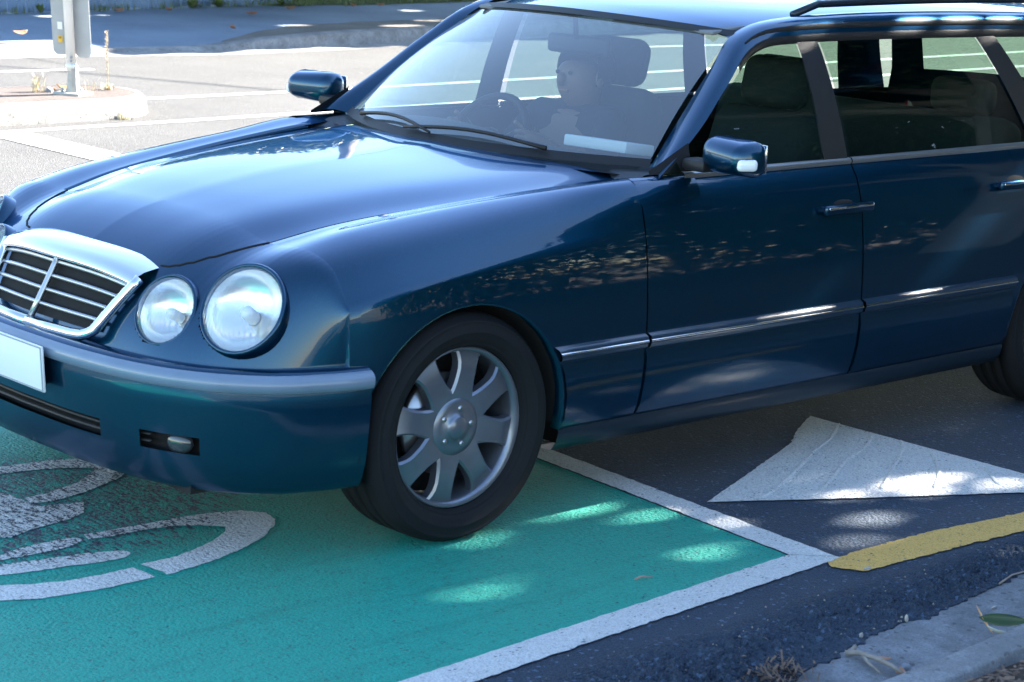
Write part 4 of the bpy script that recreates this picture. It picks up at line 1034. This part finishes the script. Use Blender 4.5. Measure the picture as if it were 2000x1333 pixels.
# broad weeds at the fence
def rosette(at, n, L, mat, label):
    q = []
    for k in range(n):
        a = rng.uniform(0, 6.28); e = rng.uniform(.5, 1.3); d = Vector((math.cos(a) * math.cos(e), math.sin(a) * math.cos(e), math.sin(e))); s = Vector((-math.sin(a), math.cos(a), 0)) * L * .18; l = L * rng.uniform(.6, 1.1); b = Vector(at)
        q.append([tuple(b), tuple(b + d * l * .5 + s), tuple(b + d * l + Vector((0, 0, -.02))), tuple(b + d * l * .5 - s)])
    return tag(soup('weed_plant', q, mat), label, 'weed')
for (x, lab) in ((7.9, 'low leafy weed at the fence left of the sign post'), (10.05, 'bushy weed at the fence foot, middle of the fence'), (10.45, 'smaller weed just right of the bushy one'), (11.45, 'broad leaf weed at the right end of the fence'), (8.25, 'spindly weed at the fence behind the sign post')):
    rosette((x, fenceline(x) - .1, .115), 26 if 'bushy' in lab else 14, .16 if 'bushy' in lab else .13, M['grass'], lab)
# fallen leaves
def leaf_obj(at, L, W, rz, mat, label, curl=.25, tiltv=(0, 0), group=None, name='fallen_leaf'):
    V = []; F = []; n = 9
    for i in range(n):
        t = i / (n - 1); w = W * math.sin(math.pi * t) ** .7 * (1 - .25 * t) + .0004
        zc_ = curl * L * (t - .5) ** 2
        for s in (-1, -.5, 0, .5, 1): V.append(Vector(((t - .5) * L, s * w / 2, zc_ + abs(s) * w * .18)))
    for i in range(n - 1):
        for j in range(4): F.append((i*5+j, (i+1)*5+j, (i+1)*5+j+1, i*5+j+1))
    Mx = Matrix.Translation(at) @ Matrix.Rotation(rz, 4, 'Z') @ Matrix.Rotation(tiltv[0], 4, 'X') @ Matrix.Rotation(tiltv[1], 4, 'Y')
    o = mesh(name, [Mx @ v for v in V], F, mat); md = o.modifiers.new('thickness', 'SOLIDIFY'); md.thickness = .0008
    return tag(o, label, 'leaf', group)
leaf_obj((.600, -2.215, .055), .125, .036, -1.12, M['greenleaf'], 'long dark green leaf lying in the gutter against the kerb', .35, (.9, -.25))
leaf_obj((.575, -2.235, .03), .085, .034, -.9, M['paleleaf'], 'pale grey leaf curled under the green leaf in the gutter', .9, (-.6, 0))
leaf_obj((.585, -2.165, .045), .085, .018, 1.75, M['orangeleaf'], 'orange withered leaf standing up beside the green leaf', .2, (.5, -.75))
leaf_obj((.55, -2.245, .012), .07, .04, .5, M['dryleaf'], 'red brown leaf beneath the leaves in the gutter', .5)
leaf_obj((.222, -2.195, .0), .042, .026, .6, M['dryleaf'], 'small tan leaf at the end of the twig in the gutter', .9)
leaf_obj((.265, -2.115, .0), .035, .02, 2.2, M['dryleaf'], 'tiny brown leaf beside the twig in the gutter', .6)
tw = empty('fallen_twig', (.218, -2.14, 0), 'pale forked twig lying across the gutter', 'twig')
tube('stem', [(.205, -2.045, .008), (.222, -2.07, .012), (.224, -2.12, .014), (.219, -2.17, .012), (.214, -2.215, .004)], [.007, .0075, .006, .0055, .004], M['twig'], tw, n=8)
tube('fork', [(.221, -2.085, .010), (.200, -2.12, .006), (.185, -2.165, .0)], [.005, .004, .0025], M['twig'], tw, n=6); tube('fork', [(.215, -2.058, .012), (.235, -2.05, .02)], [.007, .005], M['twig'], tw, n=6)
for (a, b, r, lab) in (((.18, -1.377, .009), (.233, -1.389, .010), .0032, 'thin brown twig on the green paint near the corner'), ((.96, -1.955, .006), (1.16, -1.925, .008), .003, 'red brown twig along the gutter edge at right')):
    A, B = Vector(a), Vector(b); o = tube('fallen_twig', [A, A.lerp(B, .4) + Vector((0, .004, .003)), A.lerp(B, .7) - Vector((0, .003, 0)), B], [r, r * .9, r * .8, r * .4], M['chip'], None, n=6); tag(o, lab, 'twig')
def pebble(at, s, mat, label, cat='stone', name='pebble', group=None):
    bm = bmesh.new(); bmesh.ops.create_icosphere(bm, subdivisions=2, radius=1)
    sd_ = rng.uniform(0, 99)
    for v in bm.verts: v.co *= 1 + .35 * noise.noise(v.co * 1.3 + Vector((sd_, 0, 0)))
    for v in bm.verts: v.co = Vector((v.co.x * s[0], v.co.y * s[1], v.co.z * s[2])) + Vector(at)
    o = from_bm(name, bm, mat, None, sharp=35); return tag(o, label, cat, group)
pebble((.276, -2.168, -.006), (.014, .011, .010), M['stone'], 'blue grey pebble in the gutter right of the twig')
pebble((4.065, 8.03, .145), (.035, .03, .028), M['stone'], 'dark stone on the island beside the dry grass tuft')
for at, s, lab in (((.521, -1.985, .010), (.004, .006, .011), 'pale wood chip standing at the edge of the raw asphalt'), ((.333, -1.992, .008), (.007, .004, .008), 'pale pointed chip on the raw asphalt edge'), ((.74, -1.69, .018), (.016, .005, .004), 'white splinter below the start of the yellow line'), ((.80, -2.05, .0), (.010, .004, .004), 'cream splinter lying on the gutter')):
    pebble(at, s, M['palechip'], lab, 'wood chip', 'wood_chip')
for (x, y), rz, lab in (((6.288, 12.262), .2, 'brown leaf on the footpath left of the sign post'), ((8.706, 12.4), .9, 'tan leaf on the driveway crossing'), ((11.046, 14.594), .1, 'large dark brown leaf at the footpath edge'), ((10.053, 13.951), .0, 'pale brown leaf on the footpath below the fence'), ((8.763, 14.53), .3, 'orange brown leaf at the fence foot right of the sign post'), ((12.154, 14.85), .6, 'curled leaf at the grass edge'), ((9.4, 14.55), 1.2, 'leaf lying against the fence boards'), ((12.6, 14.9), .2, 'brown leaf at the foot of the bank')):
    leaf_obj((x, y, .135), .17, .085, rz, M['dryleaf'], lab, .8, (.3, 0))
leaf_obj((4.215, 8.12, .15), .12, .06, .2, M['orangeleaf'], 'large orange leaf on the island behind the post foot', .9, (.3, .2)); leaf_obj((4.12, 8.07, .145), .08, .05, 1.2, M['dryleaf'], 'smaller brown leaf on the island by the post', .9)
# loose litter and grit nobody would count
q = []
for _ in range(260):
    x, y = rng.gauss(-.05, .055), rng.gauss(-2.045, .03); a = rng.uniform(0, 3.14); L = rng.uniform(.004, .026) ; d = Vector((math.cos(a), math.sin(a), rng.uniform(-.3, .6))) * L; s = Vector((-math.sin(a), math.cos(a), .3)) * rng.uniform(.0008, .003); c = Vector((x, y, .006 + abs(rng.gauss(0, .012))))
    q.append([tuple(c - d - s), tuple(c + d - s), tuple(c + d + s), tuple(c - d + s)])
o = soup('leaf_litter', q, M['litter']); o['kind'] = 'stuff'; o['label'] = 'heap of dry litter and twigs at the bottom edge of the raw asphalt'
q = []
for _ in range(11000):
    x = rng.gauss(.5, 1.5); y = -2.45 + KS(x) - abs(rng.gauss(0, .55)); a = rng.uniform(0, 3.14); L = rng.uniform(.004, .018); d = Vector((math.cos(a), math.sin(a), rng.uniform(-.35, .35))) * L; s = Vector((-math.sin(a), math.cos(a), rng.uniform(-.5, .5))) * rng.uniform(.0015, .005); c = Vector((x, y, .105 + .02 * noise.noise((x * .8, y * .8, 0)) + .02 * max(0, -2.6 - y) + rng.uniform(-.01, .014)))
    q.append([tuple(c - d - s), tuple(c + d - s), tuple(c + d + s), tuple(c - d + s)])
o = soup('mulch_chips', q, M['litter']); o['kind'] = 'stuff'; o['label'] = 'loose bark chips on the verge behind the kerb'
V = []; F = []
for _ in range(260):
    x = rng.uniform(-.9, 1.8); y = rng.gauss(-1.93, .13)
    if y > -1.6 or y < -2.3: continue
    r = rng.uniform(.0015, .0045); b = len(V); z = .008 if y > edge_y(x) else -.006
    for v in ((1, 0, 0), (-.5, .87, 0), (-.5, -.87, 0), (0, 0, 1.1)): V.append((x + v[0] * r, y + v[1] * r, z + v[2] * r))
    F += [(b, b+1, b+3), (b+1, b+2, b+3), (b+2, b, b+3)]
o = mesh('loose_grit', V, F, M['twig'], None, False); o['kind'] = 'stuff'; o['label'] = 'loose pale grit along the gutter'

# ------------------------------------------------------------------ trees: near verge (their shade covers the car) and beyond the fence
FLECK = [((-.18,-1.193),.11),((.521,-1.325),.09),((.089,-.893),.055),((.602,-.987),.06),((1.065,-.767),.10),((1.352,-.984),.05),((1.148,-1.381),.12),((.97,-1.503),.10),((1.537,-1.194),.07),((1.684,-1.258),.07),((1.255,-1.182),.05),((1.95,-1.261),.07),((2.299,-.893),.04),((1.3,-1.80),.07),((1.1,-1.84),.05),((.80,-1.18),.04),((.845,-1.08),.04),((1.773,-1.385),.06),((1.476,-1.317),.06),((1.39,-1.24),.05)]
for (x, y, z) in ((1.65, -.64, 1.335), (2.1, -.64, 1.34), (2.35, -.64, 1.34), (2.62, -.64, 1.34), (1.25, -.90, .40), (1.05, -.9, .36)):
    FLECK.append(((x - SUN.x / SUN.z * z, y - SUN.y / SUN.z * z), .05))
def crown(seed, clumps, n, size, keep):
    r = np.random.RandomState(seed); vol = np.array([c[3] * c[4] * c[5] for c in clumps]); ids = r.choice(len(clumps), n, p=vol / vol.sum()); cl = np.array(clumps)[ids]
    d = r.normal(size=(n, 3)); d /= np.linalg.norm(d, axis=1)[:, None]; rad = r.uniform(.25, 1, n) ** .45
    c = cl[:, :3] + d * rad[:, None] * cl[:, 3:6]
    c += r.normal(size=(n, 3)) * .12
    nr = r.normal(size=(n, 3)) + np.array([.25, 0, .7]); nr /= np.linalg.norm(nr, axis=1)[:, None]
    t = np.cross(nr, r.normal(size=(n, 3))); t /= np.linalg.norm(t, axis=1)[:, None]; b = np.cross(nr, t)
    L = size * r.uniform(.7, 1.35, n)[:, None]; W = L * .48
    k = keep(c, L[:, 0]); c, t, b, L, W, nr = c[k], t[k], b[k], L[k], W[k], nr[k]
    return np.stack([c - t * L * .5, c + b * W * .5 + nr * L * .06, c + t * L * .5, c - b * W * .5 + nr * L * .06], 1)
sxy = np.array([SUN.x / SUN.z, SUN.y / SUN.z])
def keep_near(c, L):  # leaf gaps shaped so sun flecks and the shade edge land at set points
    g = c[:, :2] - sxy * c[:, 2:3]; k = np.ones(len(c), bool)
    for (fx, fy), r in FLECK: k &= ((g[:, 0] - fx) / 1.9) ** 2 + (g[:, 1] - fy) ** 2 > (r * .30 + L * .30) ** 2
    lim = 2.0 + .5 * np.sin(g[:, 0] * 1.7) + .3 * np.sin(g[:, 0] * 4.1)
    k &= g[:, 1] < lim; k &= c[:, 2] > 2.6; k &= g[:, 0] > -3.0 + .3 * np.sin(g[:, 1] * 3)
    return k
def tree(name, base, lean, h, limbs, clumps, n, size, keep, seed, label, leafm, group=None, tr=.2):
    root = empty(name, base, label, 'tree', group); r = random.Random(seed); b = Vector(base)
    topp = b + Vector((lean[0], lean[1], h)); V, F = tube_geo([b + Vector((0, 0, -.2)), b + Vector((0, 0, .05)), b.lerp(topp, .3) + Vector((.05, .03, 0)), b.lerp(topp, .65), topp], [tr * 1.6, tr * 1.25, tr, tr * .85, tr * .6], 12)
    for (ex, ey, ez) in limbs:
        e = Vector((ex, ey, ez)); s = b.lerp(topp, r.uniform(.6, .98)); m_ = s.lerp(e, .5) + Vector((r.uniform(-.3, .3), r.uniform(-.3, .3), r.uniform(.1, .5)))
        tube_geo([s, s.lerp(m_, .5) + Vector((0, 0, .1)), m_, m_.lerp(e, .5), e], [tr * .5, tr * .4, tr * .3, tr * .2, tr * .08], 8, V, F)
        for _ in range(3):
            e2 = e + Vector((r.uniform(-1.2, 1.2), r.uniform(-1.2, 1.2), r.uniform(-.3, .9))); tube_geo([m_, m_.lerp(e2, .5) + Vector((0, 0, .15)), e2], [tr * .2, tr * .13, tr * .04], 6, V, F)
    mesh('trunk', V, F, M['bark'], root)
    soup('crown', crown(seed, clumps, n, size, keep), M[leafm], root)
    return root
# the shade of the near trees: clumps placed along the sun's direction from the shaded stretch of road
def clumps_over(x0, x1, y0, y1, z, nx_, ny_, r, seed):
    rr = random.Random(seed); out = []
    for i in range(nx_):
        for j in range(ny_):
            gx, gy = lerp(x0, x1, (i + .5) / nx_), lerp(y0, y1, (j + .5) / ny_); zz = z + rr.uniform(-.8, .9)
            out.append((gx + sxy[0] * zz, gy + sxy[1] * zz, zz, r * rr.uniform(.9, 1.25), r * rr.uniform(.9, 1.2), r * rr.uniform(.6, .85)))
    return out
c1 = clumps_over(-2.6, 2.4, -7.6, 1.6, 5.4, 4, 6, 1.3, 1); c2 = clumps_over(2.2, 8.5, -8.2, 1.6, 5.8, 4, 6, 1.4, 2); c3 = clumps_over(8.2, 16, -8.5, 1.2, 5.6, 5, 5, 1.5, 3)
GRP = 'street trees on the near verge'
tree('street_tree', (7.6, -4.75, .1), (.9, .5, 3.6), 3.6, [c[:3] for c in c1[::2]], c1, 115000, .15, keep_near, 11, 'broad dark street tree nearest the camera, its shade falling on the car', 'leaf', GRP, .24)
tree('street_tree', (13.2, -4.3, .1), (.3, .6, 3.8), 3.8, [c[:3] for c in c2[::2]], c2, 115000, .15, keep_near, 12, 'second dark street tree along the near verge', 'leaf', GRP, .26)
tree('street_tree', (20.5, -4.8, .1), (-.3, .5, 3.6), 3.8, [c[:3] for c in c3[::2]], c3, 75000, .2, keep_near, 13, 'third dark street tree further along the near verge', 'leaf', GRP, .25)
any_ = lambda c, L: c[:, 2] > .12
def bush(base, r, h, n, seed, label, leafm='leaf2', group=None):
    root = empty('shrub', base, label, 'shrub', group); b = Vector(base); rr = random.Random(seed); V = []; F = []
    for k in range(6): tube_geo([b, b + Vector((rr.uniform(-.3, .3) * r, rr.uniform(-.3, .3) * r, h * .4)), b + Vector((rr.uniform(-.7, .7) * r, rr.uniform(-.7, .7) * r, h * .8))], [.03, .02, .008], 6, V, F)
    mesh('stems', V, F, M['bark'], root)
    cl = [(b.x + rr.uniform(-.6, .6) * r, b.y + rr.uniform(-.6, .6) * r, b.z + h * (.12 + .63 * k_ / 11), r * .6, r * .6, h * .2) for k_ in range(12)]
    soup('foliage', crown(seed, cl, n, .15, any_), M[leafm], root)
SH = ['dense shrub nearest the camera side of the verge', 'tall shrub behind the first street tree', 'tall shrub between the first and second street trees', 'rounded tall shrub left of the second street tree', 'tall shrub right behind the second street tree', 'wide tall shrub beyond the second street tree', 'tall shrub before the third street tree', 'tall shrub behind the third street tree']
for i, (x, y, r, h) in enumerate(((3.4, -8.4, 1.8, 5.0), (6.0, -8.8, 1.9, 5.8), (8.8, -8.4, 1.9, 5.6), (11.6, -8.8, 2.0, 6.0), (14.4, -8.5, 2.0, 5.8), (17.4, -8.6, 2.1, 6.0), (20.6, -8.5, 2.1, 6.0), (24.0, -8.4, 2.2, 6.2))):
    bush((x, y, .15), r, h, 17000, 40 + i, SH[i], 'leaf', 'shrubs on the near verge')
# trees beyond the fence: shade on the far footpath
def keep_far(c, L):  # leaves left out so the far shade keeps a set outline
    g = c[:, :2] - sxy * c[:, 2:3]; lim = np.where(g[:, 0] < 6.9, 12.45, 11.56 + .10 * np.sin(g[:, 0] * 2.3) + .06 * np.sin(g[:, 0] * 7)) + np.clip((g[:, 0] - 9), 0, 40) * .10
    k = (g[:, 1] > lim) & (c[:, 2] > 1.9)
    for (fx, fy), r in (((8.1, 14.3), .14), ((9.5, 12.75), .16), ((10.6, 12.4), .22), ((12.4, 14.4), .18), ((11.6, 13.0), .2), ((7.6, 14.25), .2)): k &= ((g[:, 0] - fx) / 2) ** 2 + (g[:, 1] - fy) ** 2 > (r * .5 + L * .3) ** 2
    return k
cf = clumps_over(3.5, 9.5, 11, 17.5, 3.4, 4, 4, 1.2, 21); cg = clumps_over(9, 16, 11.2, 17.8, 3.6, 4, 4, 1.25, 22); ch = clumps_over(16, 25, 13, 19, 3.8, 4, 3, 1.4, 23)
GF = 'trees beyond the fence'
tree('garden_tree', (11.6, 17.2, 0), (.2, -.4, 2.4), 2.4, [c[:3] for c in cf[::2]], cf, 70000, .15, keep_far, 31, 'spreading tree behind the fence, shading the driveway crossing', 'leaf2', GF, .14)
tree('garden_tree', (17.5, 18.0, .5), (.2, -.4, 2.4), 2.4, [c[:3] for c in cg[::2]], cg, 70000, .15, keep_far, 32, 'spreading tree above the grassy bank', 'leaf2', GF, .14)
tree('garden_tree', (25.0, 19.5, .5), (.2, -.4, 2.4), 2.6, [c[:3] for c in ch[::2]], ch, 16000, .2, keep_far, 33, 'spreading tree farthest along the bank', 'leaf2', GF, .14)
# overhead cable whose shadow crosses the far lanes
A_ = Vector((5.142, 10.588, 0)); B_ = Vector((6.103, 8.555, 0)); dirv = (B_ - A_); hh = 6.0; off = Vector((SUN.x / SUN.z * hh, SUN.y / SUN.z * hh, hh))
cp0, cp1 = A_ - dirv * 3.2 + off, B_ + dirv * 6 + off
cb = empty('service_cable', (*cp0.xy, 0), 'overhead service cable between two poles crossing the road', 'cable')
tube('wire', [cp0.lerp(cp1, t) - Vector((0, 0, .25 * math.sin(math.pi * t))) for t in lins(0, 1, 24)], .018, M['black'], cb, n=6)
for p in (cp0, cp1): tube('pole', [(p.x, p.y, -.1), (p.x, p.y, p.z + .3)], [.12, .09], M['twig'], cb, n=12)

for o in (car, person, pb): o.location.x += .02
